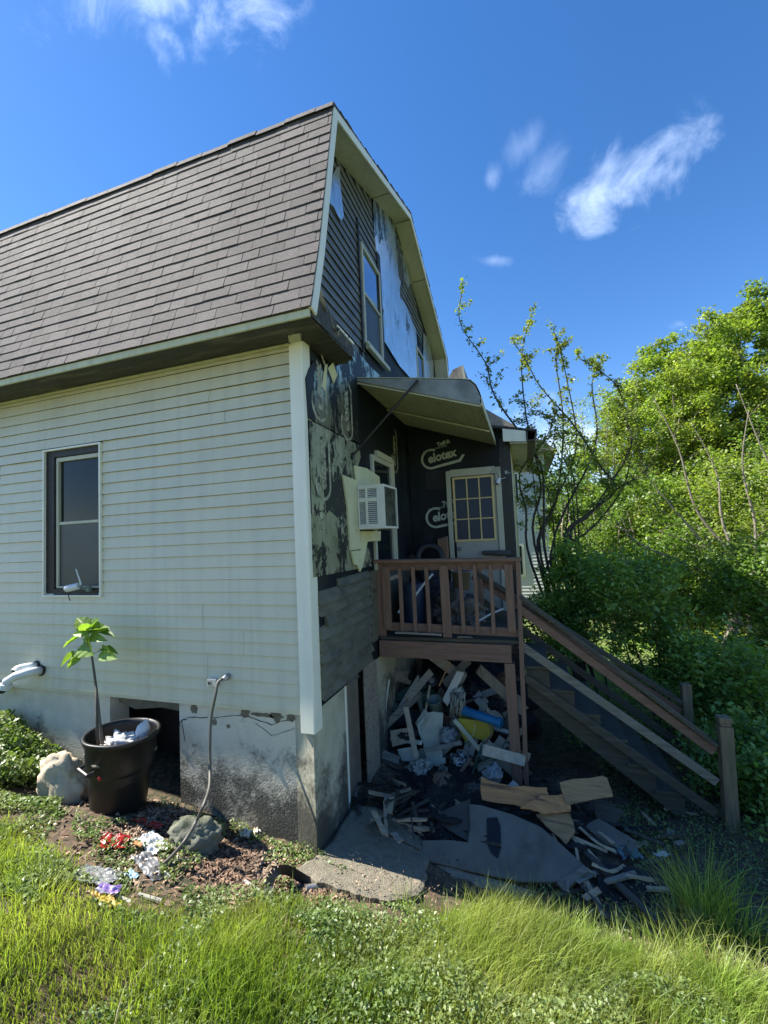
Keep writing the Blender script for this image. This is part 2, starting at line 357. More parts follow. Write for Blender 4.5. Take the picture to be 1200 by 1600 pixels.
M['navy'] = mat('navy_drum', (.02, .035, .07), .5, .2, 6)
M['yellowpl'] = mat('yellow_plastic', (.44, .33, .03), .45, .15, 6)
M['green'] = mat('green_plastic', (.03, .10, .07), .5, .2, 6)
M['greengrey'] = mat('grey_green_tub', (.15, .19, .16), .5, .15, 6)
M['moppy'] = mat('dirty_white_cloth', (.42, .40, .32), .9, .3, 20, .8, 40, col2=(.1,.1,.09), c2=(.45,.6), stretch=(3,3,.6))
M['jagwhite'] = mat('dirty_white_board', (.58, .55, .42), .75, .2, 8, .4, 30, col2=(.32,.29,.19), c2=(.55,.68))
M['speckle'] = mat('speckled_film', (.42, .44, .42), .5, .1, 30, .5, 40, col2=(.02,.02,.02), c2=(.48,.52), sscale=28)
M['cardboard'] = mat('brown_box', (.2, .12, .075), .8, .3, 5)
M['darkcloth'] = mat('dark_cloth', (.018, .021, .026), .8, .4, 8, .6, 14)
M['teal'] = mat('teal_film', (.10, .17, .18), .4, .3, 9, .6, 20)
M['stick'] = mat('pale_stick', (.42, .40, .34), .6, .2, 12)
M['orangestick'] = mat('varnished_handle', (.40, .18, .06), .4, .2, 12)
M['splinter'] = wood('splintered_wood', (.44, .32, .2), (.22,.15,.1), axis=0, c2=(.5,.7))
M['concrete'] = mat('rough_concrete', (.22, .195, .14), .9, .25, 20, 1., 90, col2=(.13,.12,.085), c2=(.5,.7), sscale=45)
def soil_extra(t, tcn, c):
    v = N(t, 'ShaderNodeTexVoronoi'); v.inputs['Scale'].default_value = 28; LK(t, tcn.outputs['Object'], v.inputs['Vector'])
    mm = N(t, 'ShaderNodeMixRGB'); LK(t, MR(t, v.outputs['Color'], .35, .9, 0, .75), mm.inputs[0]); LK(t, c, mm.inputs[1]); mm.inputs[2].default_value = (.19, .12, .075, 1); return mm.outputs[0]
def soil_far(t, tcn, c):
    c = soil_extra(t, tcn, c)
    ln = VM(t, 'LENGTH', tcn.outputs['Object']); mm = N(t, 'ShaderNodeMixRGB'); LK(t, MR(t, ln, 4.2, 6.0, 0, 1, True), mm.inputs[0]); LK(t, c, mm.inputs[1]); mm.inputs[2].default_value = (.12, .15, .045, 1); return mm.outputs[0]
M['soil'] = mat('soil', (.075, .055, .036), .95, .35, 5, .9, 30, col2=(.035,.04,.018), c2=(.48,.6), extra=soil_far, sscale=.8)
def leafmat(name, col, col2, trans=.35, isl=.35, rough=.45):
    return mat(name, col, rough, .35, .9, 0, col2=col2, c2=(.4,.6), sscale=1.3, island=isl, trans=trans)
M['grass'] = leafmat('grass_blades', (.22, .31, .055), (.31, .36, .10), .42, .45)
M['grassdry'] = leafmat('dry_grass', (.30, .26, .14), (.2,.2,.08), .2, .3)
M['weed'] = leafmat('weed_leaves', (.13, .20, .05), (.19, .25, .08), .3, .35)
M['weeddark'] = leafmat('dark_weed_leaves', (.13, .20, .06), (.20, .25, .09), .3, .35)
M['leaf_spring'] = leafmat('spring_leaves', (.17, .25, .04), (.25, .30, .07), .48, .5)
M['leaf_mid'] = leafmat('green_leaves', (.10, .18, .03), (.15, .23, .045), .42, .45)
M['leaf_deep'] = leafmat('shade_leaves', (.16, .27, .055), (.22, .33, .08), .4, .4)
M['leaf_fine'] = leafmat('olive_leaves', (.18, .24, .05), (.25, .30, .09), .35, .35)
M['leaf_sap'] = leafmat('sapling_leaves', (.10, .20, .02), (.20, .30, .06), .4, .3)
M['litter'] = mat('dead_leaves', (.20, .125, .08), .8, .3, 3, 0, col2=(.32,.235,.16), c2=(.45,.6), island=.7)
M['bark'] = mat('bark', (.10, .085, .065), .9, .35, 12, .8, 30, stretch=(1,1,.3))
M['barkpale'] = mat('pale_bark', (.22, .185, .14), .9, .3, 12, .8, 30, stretch=(1,1,.3))
M['barkdark'] = mat('dark_bark', (.05, .042, .035), .9, .35, 12, .8, 30, stretch=(1,1,.3))
M['nbwhite'] = mat('neighbour_white_siding', (.60, .62, .60), .5, .06, 2)
M['road'] = mat('pale_sheet_metal', (.46, .50, .53), .5, .12, 2)
# ------------------------------------------------------------------ ground
def grid_ground():
    def ax(c, n, near, far):
        t = np.linspace(-1, 1, n); return c+near*t+far*np.sign(t)*np.abs(t)**5
    xs = ax(0.5, 200, 6, 260); ys = ax(0, 200, 6, 260)
    X, Y = np.meshgrid(xs, ys, indexing='ij'); Z = gzv(X, Y)
    Z = Z+.012*np.sin(17*X+3*np.sin(9*Y))*np.sin(15*Y+2*np.sin(11*X))*(np.hypot(X, Y) < 7)
    n = len(xs); V = np.stack([X.ravel(), Y.ravel(), Z.ravel()], 1)
    i, j = np.meshgrid(np.arange(n-1), np.arange(n-1), indexing='ij'); a = (i*n+j).ravel()
    return V, np.stack([a, a+n, a+n+1, a+1], 1)
V, F = grid_ground(); g = npmesh('ground', V, F, M['soil'], smooth=True); g['kind'] = 'structure'
def slab_mesh():
    mb = MB(); rr = random.Random(4)
    out = [(-.02,-.30),(.16,-.34),(.40,-.30),(.60,-.24),(.72,-.12),(.78,.05),(.74,.4),(.5,.62),(.2,.7),(.03,.62),(.02,.05)]
    cx, cy = .36, .18; n = len(out); rings = [1., .93, .8, .6, .3]; vs = []
    pts = []
    for i in range(n):
        a, b = out[i], out[(i+1) % n]
        for k in range(6):
            f = k/6; pts.append((a[0]+(b[0]-a[0])*f+rr.uniform(-.012,.012), a[1]+(b[1]-a[1])*f+rr.uniform(-.012,.012)))
    m_ = len(pts)
    top = []
    for q in rings:
        for (x, y) in pts:
            X = cx+(x-cx)*q; Y = cy+(y-cy)*q; top.append((X, Y, gz0(X, Y)+.05+.006*noise.noise(Vector((X*6, Y*6, 0)))-(.012 if q == 1. else 0)))
    vs = [(x, y, float(gz0(x, y))-.12) for (x, y) in pts]+top+[(cx, cy, float(gz0(cx, cy))+.05)]
    fs = []
    for k in range(len(rings)):
        for i in range(m_): j = (i+1) % m_; fs.append((k*m_+i, k*m_+j, (k+1)*m_+j, (k+1)*m_+i))
    L = len(rings)*m_
    for i in range(m_): fs.append((L+i, L+(i+1) % m_, len(vs)-1))
    return mb.add(vs, fs)
o = obj('concrete_path', slab_mesh(), M['concrete']); o['kind'] = 'structure'
# ------------------------------------------------------------------ house
H = thing('house', (-3.0, 3.0, -1.1), 'fire damaged cream house with gambrel shingle roof and peeling foil gable', 'house')
def scan(poly, z):
    xs = []
    n = len(poly)
    for i in range(n):
        (a, za), (b, zb) = poly[i], poly[(i+1) % n]
        if (za <= z < zb) or (zb <= z < za): xs.append(a+(b-a)*(z-za)/(zb-za))
    xs.sort(); return [(xs[i], xs[i+1]) for i in range(0, len(xs)-1, 2)]
def lap(poly, holes, z0, course, depth, to3, amp=.0012, seed=0, seams=False, seglen=.25, ragged=0):
    """lap siding on a plane; to3(u, out, z) -> point; a course has a real lip"""
    mb = MB(); rr = random.Random(seed); zs = [p[1] for p in poly]; k0 = math.floor((min(zs)-z0)/course); k1 = math.ceil((max(zs)-z0)/course)
    for k in range(k0, k1):
        za = max(z0+k*course, min(zs)); zb = min(z0+(k+1)*course, max(zs)); zm = (za+zb)/2
        if zb-za < .004: continue
        iv = scan(poly, zm)
        for h in holes:
            nv = []
            for (a, b) in iv:
                hi = scan(h, zm)
                if not hi: nv.append((a, b)); continue
                c, d = hi[0]
                if c > a: nv.append((a, min(b, c)))
                if d < b: nv.append((max(a, d), b))
            iv = [q for q in nv if q[1]-q[0] > .005]
        for (a, b) in iv:
            if ragged: a += rr.uniform(-ragged, ragged); b += rr.uniform(-ragged, ragged)
            cuts = [a, b]
            if seams and b-a > .8:
                rs = random.Random(seed+(k//2)*13); s = a+rs.uniform(.2, 2.8); c = [a]
                while s < b-.15: c.append(s); s += rs.uniform(1.2, 2.8)
                cuts = c+[b]
            for ci in range(len(cuts)-1):
                c, d = cuts[ci], cuts[ci+1]; extra = .004*(ci % 2) if seams else 0
                n = max(1, int((d-c)/seglen)); vs = []
                if ci < len(cuts)-2 : d += .012
                ph = rr.uniform(0, 99)
                for i in range(n+1):
                    u = c+(d-c)*i/n; wv = amp*noise.noise(Vector((u*1.7, ph if not seams else 0, k*.37)))*2; wz = amp*1.4*noise.noise(Vector((u*.9, 5, k*.2)))
                    vs += [to3(u, .0, za+wz+.007), to3(u, depth*.5, za+wz+.006), to3(u, depth+wv+extra, za+wz), to3(u, depth*.95+wv+extra, za+wz+.006), to3(u, depth*.22+extra, zb-.004), to3(u, .0, zb+.004)]
                fs = []
                for i in range(n):
                    for q in range(5): fs.append((i*6+q, i*6+6+q, i*6+7+q, i*6+1+q))
                fs += [(0,1,2,3,4,5), (n*6+5, n*6+4, n*6+3, n*6+2, n*6+1, n*6)]
                mb.add(vs, fs)
    return mb
# long wall (plane y=0, facing -y)
WX0, WX1, WZ0, WZ1 = -2.935, -2.165, .885, 2.315
WL = -12.0
longpoly = [(WL, 0), (-.09, 0), (-.09, 2.93), (WL, 2.93)]
hole = [(WX0, WZ0), (WX1, WZ0), (WX1, WZ1), (WX0, WZ1)]
sid = obj('siding', lap(longpoly, [hole], 0, 0.1016, .019, lambda u, o_, z: (u, .004-o_, z), seams=True, seed=3, amp=.0022), M['vinyl'], H)
mb = MB(); mb.box((WL, .004, 0), (WX0-.01, .12, 2.93)); mb.box((WX1+.01, .004, 0), (-.02, .12, 2.93)); mb.box((WX0-.01, .004, 0), (WX1+.01, .12, WZ0-.01)); mb.box((WX0-.01, .004, WZ1+.01), (WX1+.01, .12, 2.93))
obj('wall', mb, M['sootwall'], H)
# frieze (J channel under the soffit)
mb = MB(); mb.box((WL, -.03, 2.885), (-.09, -.012, 2.93)); mb.box((WL, -.042, 2.875), (-.09, -.03, 2.893)); obj('frieze_trim', mb, M['fascia'], H, .002)
# starter strip
mb = MB(); mb.box((WL, -.012, -.03), (-.09, -.002, .0)); obj('starter_strip', mb, M['vinyl'], H)
# corner post
mb = MB()
pz0, pz1 = -.155, 2.925
mb.slab([(-.112,-.034,pz0),(-.0,-.034,pz0),(.006,-.028,pz0),(.010,.09,pz0),(.0,.09,pz0),(-.0,.004,pz0),(-.112,-.004,pz0)], (0,0,pz1-pz0))
post = obj('corner_post', mb, M['trim'], H, .003)
mb = MB(); c0 = Vector((-.1,-.03,2.90)); 
P_ = lambda a, b: (-.105+.115*a+.06*b, -.04-.14*b, 2.895-.01*b+.02*b*b)
mb.slab([P_(0,0),P_(1,0),P_(1.15,1),P_(.1,1)], (0,-.006,.004))
obj('bent_flange', mb, M['cream'], post)
for s_ in (.04, 1.04):
    for k in range(7):
        q = Vector(P_(s_, k/7+.05)); obj('nail_slot', MB().box(tuple(q+Vector((-.004,-.006,-.0085))), tuple(q+Vector((.004,.004,-.0055)))), M['black'], post)
# left window
W = obj('window', MB().box((WX0,-.03,WZ0-.012),(WX0+.018,-.004,WZ1+.012)).box((WX1-.018,-.03,WZ0-.012),(WX1,-.004,WZ1+.012)).box((WX0+.018,-.03,WZ1-.006),(WX1-.018,-.004,WZ1+.012)).box((WX0+.018,-.03,WZ0-.012),(WX1-.018,-.004,WZ0+.003)), M['trim'], H, .002)
obj('reveal', MB().box((WX0+.018,-.002,WZ0),(WX0+.125,.03,WZ1)).box((WX1-.055,-.002,WZ0),(WX1-.018,.03,WZ1)).box((WX0+.125,-.002,WZ1-.07),(WX1-.055,.03,WZ1)).box((WX0+.125,-.01,WZ0),(WX1-.055,.03,WZ0+.06)), M['blackwood'], W, .003)
a, b = WX0+.13, WX1-.06; zb, zt, zm = WZ0+.065, WZ1-.075, 1.585
obj('frame', MB().box((a,.012,zb),(a+.032,.06,zt)).box((b-.014,.012,zb),(b,.06,zt)).box((a+.032,.012,zt-.04),(b-.014,.06,zt)).box((a+.032,.012,zb),(b-.014,.06,zb+.02)).box((a+.032,.02,zm-.014),(b-.014,.06,zm+.014)), M['cream'], W, .003)
obj('upper_pane', MB().box((a+.03,.040,zm+.012),(b-.01,.046,zt-.036)), M['glass'], W)
obj('screen', MB().box((a+.03,.028,zb+.018),(b-.01,.032,zm-.012)), M['screen'], W)
obj('curtain', MB().sheet(lambda u, v: (a+.08+.3*u, .075+.012*math.sin(u*34), zm+.1+.45*v), 40, 1), M['greengrey'], W)
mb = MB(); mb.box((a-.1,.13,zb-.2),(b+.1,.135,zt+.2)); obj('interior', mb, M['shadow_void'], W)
# ---------- roof
ridge_y = 3.0
def mirror(p): return (2*ridge_y-p[0], p[1])
rakeprof = [(-.36, 2.955), (-.325, 3.06), (-.19, 3.50), (.20, 5.02), (3.0, 6.10)]
prof = rakeprof+[mirror(p) for p in rakeprof[-2::-1]]
RX0, RX1 = -12.2, .25
rr = random.Random(8)
mb = MB()
# steep side laid as separate shingle tabs
def slope_pt(s):
    d = 0
    for (a, b) in zip(rakeprof[:4], rakeprof[1:4]):
        L = math.hypot(b[0]-a[0], b[1]-a[1])
        if s <= d+L or b is rakeprof[3]:
            f = (s-d)/L; n = (-(b[1]-a[1])/L, (b[0]-a[0])/L); return (a[0]+(b[0]-a[0])*f, a[1]+(b[1]-a[1])*f, n)
        d += L
SL = sum(math.hypot(b[0]-a[0], b[1]-a[1]) for a, b in zip(rakeprof[:3], rakeprof[1:4]))
course = .1065; nc = int(SL/course)+1
for k in range(nc):
    x = RX0+rr.uniform(0, .2); cw = rr.uniform(-.004, .004)
    while x < RX1+.012:
        wd = rr.choice([.19, .225, .23, .235, .24, .16, .27]); x2 = min(x+wd, RX1+.014)
        gap = rr.choice([.003,.004,.006]); s0 = k*course+cw+rr.uniform(-.003,.003)-.006; s1 = min((k+1)*course+.02, SL+.01)
        th = .0095+rr.uniform(0,.004); nseg = 3; vs = []
        for i in range(nseg+1):
            u = x+gap/2+(x2-x-gap)*i/nseg; sg = s0+.004*noise.noise(Vector((u*2.2, k*1.3, 0)))
            lift = .0025*noise.noise(Vector((u*1.4, k*.7, 3)))
            for (s_, t_) in ((sg, 0), (sg, th+lift), (s1, .0035), ):
                y_, z_, n_ = slope_pt(max(s_, -.02)); vs.append((u, y_+n_[0]*t_, z_+n_[1]*t_))
        fs = []
        for i in range(nseg):
            for q in range(2): fs.append((i*3+q, i*3+3+q, i*3+4+q, i*3+1+q))
        fs += [(0,1,2), (nseg*3+2, nseg*3+1, nseg*3)]
        mb.add(vs, fs); x = x2
roof = obj('roof', mb, M['shingle'], H)
mb = MB()
pr = [(y+.0, z-.006) for (y, z) in prof]
inner = [(y+(.05 if y < 3 else -.05 if y > 3 else 0), z-.055) for (y, z) in prof]
inner[0] = (-.30, 2.955); inner[-1] = (6.30, 2.955)
n = len(pr)
for i in range(n-1):
    mb.slab([(RX0, pr[i][0], pr[i][1]), (RX0, pr[i+1][0], pr[i+1][1]), (RX0, inner[i+1][0], inner[i+1][1]), (RX0, inner[i][0], inner[i][1])], (RX1-RX0-.01, 0, 0))
obj('roof_deck', mb, M['blackwood'], roof)
mb = MB()
for i in (3, 4, 5, 6, 7):      # upper slopes and far side
    a, b = prof[i], prof[i+1] if i+1 < len(prof) else prof[i]
    L = math.hypot(b[0]-a[0], b[1]-a[1])
    if L < .01: continue
    nn = (-(b[1]-a[1])/L, (b[0]-a[0])/L)
    if nn[1] < 0: nn = (-nn[0], -nn[1])
    ncs = max(1, int(L/.14))
    for k in range(ncs):
        f0, f1 = k/ncs, (k+1)/ncs; up_ = i == 3
        lo, hi = (.013, .003) if i == 3 else (.003, .013)
        q0 = (a[0]+(b[0]-a[0])*f0, a[1]+(b[1]-a[1])*f0); q1 = (a[0]+(b[0]-a[0])*f1, a[1]+(b[1]-a[1])*f1)
        jx = RX1+.015+rr.uniform(0, .015)
        mb.slab([(RX0, q0[0], q0[1]), (RX0, q0[0]+nn[0]*lo*1.6, q0[1]+nn[1]*lo*1.6), (RX0, q1[0]+nn[0]*hi*1.6, q1[1]+nn[1]*hi*1.6), (RX0, q1[0], q1[1])], (jx-RX0, 0, 0))
obj('upper_shingles', mb, M['shingle'], roof)
mb = MB()   # ragged cap line at the break
x = RX0
while x < RX1:
    x2 = x+.3; dz = rr.uniform(-.004, .012)
    mb.slab([(x+.003, .165, 4.985+dz), (x+.003, .19, 5.045+dz), (x+.003, .36, 5.105+dz), (x+.003, .36, 5.085)], (min(x2, RX1+.02)-x-.006, 0, 0)); x = x2
obj('break_shingles', mb, M['shingle'], roof)
# fascia along the eave, dark plywood soffit, frieze
mb = MB(); mb.box((RX0, -.352, 2.895), (.245, -.333, 2.965)); mb.box((RX0, -.362, 2.955), (.252, -.33, 2.972)); mb.box((-2.62, -.3535, 2.893), (-2.612, -.35, 2.963))
obj('fascia', mb, M['fascia'], H, .002)
mb = MB(); x = RX0
while x < .24:
    x2 = min(x+2.44, .24); mb.box((x+.002, -.332, 2.902), (x2-.002, -.02, 2.914)); x = x2
obj('soffit', mb, M['soffit_dark'], H)
# boxed return of the soffit at the gable corner
mb = MB(); mb.slab([(.0,-.02,2.905),(.238,-.33,2.905),(.238,.30,2.905),(.245,.44,2.905),(.225,.52,2.905),(.19,.49,2.905),(.15,.55,2.905),(.09,.53,2.905),(.04,.56,2.905),(.0,.50,2.905)][1:]+[(.0,-.02,2.905)], (0,0,.012))
mb.slab([(.24,-.33,2.91),(.24,.50,2.93),(.24,.46,3.02),(.24,.2,3.06),(.24,-.18,3.14)], (.006,0,0))
obj('soffit_return', mb, M['soffit_dark'], H)
mb = MB(); rr = random.Random(5)
mb.sheet(lambda u, v: (.235+.02*v+.012*math.sin(u*9), -.2+.36*u, 3.12-.17*u+.05*v*math.sin(u*13+1)+.035*v), 24, 4); obj('torn_flashing', mb, M['greywood'], H, solid=.003)
mb = MB()
for (y0, y1) in ((.12,.26),(.28,.33),(.36,.47)): mb.box((.246, y0, 3.035-.02*y0), (.256, y1, 3.05))
obj('white_flashing_edge', mb, M['trim'], H)
# rake boards + rake soffit following the gambrel
mb = MB(); ms = MB()
RW = .085
def offs(pts, d):
    out = []
    for i, p in enumerate(pts):
        a = pts[max(i-1, 0)]; b = pts[min(i+1, len(pts)-1)]
        if i == 0: a = p
        if i == len(pts)-1: b = p
        def nrm(p, q): L = math.hypot(q[0]-p[0], q[1]-p[1]); return ((q[1]-p[1])/L, -(q[0]-p[0])/L)
        n1 = nrm(a, p) if a is not p else nrm(p, b); n2 = nrm(p, b) if b is not p else nrm(a, p)
        nx, nz_ = n1[0]+n2[0], n1[1]+n2[1]; L2 = (nx*nx+nz_*nz_)/2; out.append((p[0]+nx*d/L2, p[1]+nz_*d/L2))
    return out
o1 = offs(prof, .006); o2 = offs(prof, RW); o3 = offs(prof, .062); o4 = offs(prof, .074)
for i in range(n-1):
    if min(o2[i][1], o2[i+1][1]) < 2.8: pass
    mb.slab([(.25, *o1[i]), (.25, *o1[i+1]), (.25, *o2[i+1]), (.25, *o2[i])], (.018, 0, 0))
    ms.slab([(.0, *o3[i]), (.0, *o3[i+1]), (.0, *o4[i+1]), (.0, *o4[i])], (.249, 0, 0))
obj('rake_board', mb, M['trim'], H, .002); obj('rake_soffit', ms, M['cream'], H)
for (i, f) in ((3, .62), (4, .0), (4, .35), (5, .25), (5, .8)):
    a, b = o4[i], o4[i+1]; y_ = a[0]+(b[0]-a[0])*f; z_ = a[1]+(b[1]-a[1])*f
    d = ((b[0]-a[0]), (b[1]-a[1])); L = math.hypot(*d); d = (d[0]/L*.006, d[1]/L*.006)
    obj('soffit_joint', MB().slab([(.02, y_, z_-.002), (.02, y_+d[0], z_+d[1]-.002), (.02, y_+d[0], z_+d[1]-.006), (.02, y_, z_-.006)], (.225, 0, 0)), M['slate_dk'], H)
# ---------- gable wall sheathing (plane x=0)
gp = [(0.0, 0.0)]+[(y, z) for (y, z) in offs(prof, .05) if 0 < y < 6 or z > 3.2]
wallpoly = [(0,0),(0,2.93),(0,3.5)]+[(max(0, y), z) for (y, z) in offs(prof, .07)[3:6]]+[(6,3.5),(6,0)]
mb = MB(); mb.slab([(-.12, y, z) for (y, z) in wallpoly], (.118, 0, 0)); obj('gable_wall', mb, M['sootwall'], H)
mb = MB(); mb.box((RX0, 5.88, -1.2), (-.125, 5.99, 3.0)); mb.box((RX0+.2, .13, -1.2), (RX0+.3, 5.87, 3.0)); obj('rear_wall', mb, M['vinyl'], H)
g3 = lambda u, o_, z: (.002+o_, u, z)
def pxpoly(pts, x=0.): return [at(px, py, x=x)[1:] for px, py in pts]
# upper siding left of and above the window
UW = dict(y0=1.40, y1=2.08, z0=3.50, z1=4.70)
uphole = [(UW['y0'], UW['z0']), (UW['y1'], UW['z0']), (UW['y1'], UW['z1']), (UW['y0'], UW['z1'])]
sp = [(.0,3.28),(.45,3.31),(1.0,3.30),(1.30,3.34),(1.42,3.32),(1.42,3.52),(2.08,3.52),(2.05,4.6),(2.0,5.0),(1.92,5.3),(1.9,5.58),(.9,5.19),(.34,4.97),(.26,4.90),(.17,4.6),(.02,4.0),(.0,3.9)]
corner_patch = [(.1,4.99),(.30,5.02),(.62,4.75),(.60,4.25),(.50,4.0),(.0,4.0),(.0,4.6)]
o = obj('upper_siding', lap(sp, [uphole], 3.28, .1016, .016, g3, seed=21, amp=.002, ragged=.012), M['charsiding'], H)
mb = MB(); mb.slab([(.022, y, z) for (y, z) in pxpoly([(516,276),(522,262),(527,262),(528,290),(531,318),(533,338),(530,347),(524,338),(518,325),(510,317)])], (.006,0,0)); obj('foil_patch', mb, M['foil_up'], H)
# bright foil panel between the windows, sooty panel above it
fp = pxpoly([(583,372),(586,366),(590,383),(594,374),(600,378),(606,365),(612,385),(622,398),(627,432),(622,452),(623,466),(633,478),(641,500),(648,516),(652,592),(640,592),(622,572),(597,532),(595,500),(594,470),(591,440),(592,424),(587,404)])
mb = MB(); mb.slab([(.012, y, z) for (y, z) in fp], (.012,0,0)); obj('foil_panel', mb, M['foil_up'], H)
fp = pxpoly([(581,309),(621,351),(632,406),(641,442),(636,450),(628,430),(622,398),(612,385),(606,365),(600,378),(594,374),(590,383),(586,366),(583,372)])
mb = MB(); mb.slab([(.008, y, z) for (y, z) in fp], (.010,0,0)); obj('sooty_foil_panel', mb, M['foil_sooty'], H)
cp = pxpoly([(624,436),(636,428),(645,452),(652,490),(660,515),(657,540),(648,516),(636,482),(624,464)])
obj('exposed_siding', lap(cp, [], 3.0, .1016, .014, g3, seed=4, amp=.002, ragged=.02, seglen=.1), M['charsiding'], H)
fp = pxpoly([(660,520),(668,530),(676,568),(677,592),(660,592)])
mb = MB(); mb.slab([(.010, y, z) for (y, z) in fp], (.010,0,0)); obj('far_foil_panel', mb, M['foil_up'], H)
# foil around and below the upper window down to the awning
fp = pxpoly([(519,556),(527,551),(545,553),(560,548),(571,552),(576,566),(590,580),(604,592),(556,594),(552,640),(545,580)])
low = [(.0,2.60),(.06,2.70),(.14,2.80),(.26,2.84),(.34,2.74),(.42,2.89),(.50,2.97),(.62,3.12),(.9,3.24),(1.25,3.30),(1.5,3.28),(2.0,3.30),(2.3,3.16),(2.1,2.99),(1.14,2.99),(1.10,2.6),(1.16,2.2),(1.02,2.1),(.95,1.95),(.86,1.9),(.86,1.35),(.75,1.24),(.88,1.20),(1.0,1.30),(1.15,1.26),(1.3,1.20),(1.35,1.0),(.02,1.02)]
top_ = [p for p in low[:14]]+[(1.14,2.99),(1.10,2.6),(1.12,2.3),(.6,2.28),(.02,2.28)]
mb = MB(); mb.slab([(.006, y, z) for (y, z) in top_], (.014,0,0)); obj('foil_sheathing', mb, M['foil_low'], H)
bot_ = [(.02,2.27),(1.12,2.27),(1.14,2.15),(1.02,2.0),(1.0,1.86),(1.0,1.2),(1.2,1.22),(1.33,1.16),(1.34,1.005),(.02,1.02)]
mid_ = [(.02,2.27),(1.12,2.27),(1.14,2.15),(1.02,2.0),(1.0,1.86),(1.0,1.56),(.82,1.50),(.66,1.58),(.5,1.50),(.34,1.56),(.2,1.48),(.02,1.52)]
mb = MB(); mb.slab([(.006, y, z) for (y, z) in mid_], (.0125,0,0)); obj('middle_foil_sheathing', mb, M['foil_mid'], H)
mb = MB(); mb.slab([(.006, y, z) for (y, z) in bot_], (.011,0,0)); obj('lower_foil_sheathing', mb, M['foil_low2'], H)
# loose flap pieces
mb = MB(); mb.slab([(.024,.40,2.83),(.05,.46,2.90),(.06,.52,2.80),(.03,.50,2.72)], (.002,0,0)); mb.slab([(.02,.27,2.62),(.03,.33,2.83),(.04,.36,2.85),(.022,.34,2.6)], (.002,0,0)); obj('curled_flap', mb, M['foam'], H)
# foam boards around the air conditioner
fb = [[(.62,1.90),(.97,1.885),(.975,1.62),(.99,1.20),(.73,1.20),(.70,1.6)], [(.91,2.03),(1.25,2.05),(1.66,2.01),(1.70,1.83),(.95,1.83)], [(.74,1.19),(.985,1.19),(1.0,1.38),(1.62,1.38),(1.60,1.27),(1.18,1.27),(1.08,1.12),(1.02,1.04),(.94,.98),(.88,1.05),(.80,1.06)]]
for i, q in enumerate(fb):
    mb = MB(); mb.slab([(.020+.002*i, y, z) for (y, z) in q], (.02,0,0)); obj('foam_board', mb, M['foam'], H, .002)
# upper window
def dh_window(y0, y1, z0, z1, upper, lower, x=.0, parent=H, fr=.045):
    mb = MB(); zm = (z0+z1)/2+.02
    mb.box((x+.002,y0,z0),(x+.035,y0+fr,z1)).box((x+.002,y1-fr,z0),(x+.035,y1,z1)).box((x+.002,y0+fr,z1-fr),(x+.035,y1-fr,z1)).box((x+.002,y0+fr,z0),(x+.05,y1-fr,z0+fr*.8)).box((x+.002,y0+fr,zm-.016),(x+.028,y1-fr,zm+.016))
    w_ = obj('window', mb, M['doortrim'], parent, .003)
    obj('upper_pane', MB().box((x+.003,y0+fr,zm+.016),(x+.012,y1-fr,z1-fr)), upper, w_)
    obj('lower_pane', MB().box((x+.003,y0+fr,z0+fr*.8),(x+.010,y1-fr,zm-.016)), lower, w_)
    return w_
w_ = dh_window(UW['y0']+.01, UW['y1']-.01, UW['z0'], UW['z1']-.02, M['glass_sky'], M['screen'])
mb = MB(); mb.box((.02, 1.44, 3.44), (.075, 2.2, 3.49)); obj('sill', mb, M['cream'], w_, .006)
dh_window(4.0, 4.55, 3.3, 4.55, M['glass'], M['glass'])
# charred frame strips around upper window
mb = MB(); mb.bar((.022,2.10,3.55),(.022,2.06,4.95),.12,.012,(1,0,0)); mb.bar((.024,1.36,3.4),(.024,1.34,4.9),.04,.01,(1,0,0)); obj('charred_trim', mb, M['blackwood'], H)
mb = MB(); vy, vz = at(620, 412, x=0)[1:]
mb.box((.024, vy-.02, vz-.2), (.034, vy+.0, vz+.2)); mb.box((.024, vy+.22, vz-.2), (.034, vy+.24, vz+.2))
for k in range(8): mb.box((.024, vy, vz-.2+k*.052), (.036, vy+.22, vz-.2+k*.052+.02))
obj('gable_vent', mb, M['charsiding'], H)
# lower storey window beside the air conditioner
w_ = dh_window(1.46, 2.20, .95, 2.24, M['glass'], M['glass'], fr=.06)
obj('casing', MB().box((.002,2.2,.9),(.045,2.27,2.30)).box((.002,1.62,2.24),(.05,2.2,2.31)), M['cream'], w_, .003)
# ---------- lower siding strip under the foil
ls = [(.085,.06),(.55,.05),(.62,-.0),(.80,.02),(.96,.05),(1.02,.07),(1.24,.10),(1.26,.95),(.9,.96),(.085,.90)]
o = obj('lower_siding', lap(ls, [[(.0,.64),(.18,.64),(.22,.68),(.2,.72),(.0,.72)]], 00.05, .094, .042, g3, seed=31, amp=.009, seglen=.06), M['oldsiding'], H)
mb = MB(); mb.box((.003,1.3,.2),(.012,3.18,.95)); obj('siding_behind_deck', mb, M['oldsiding'], H)
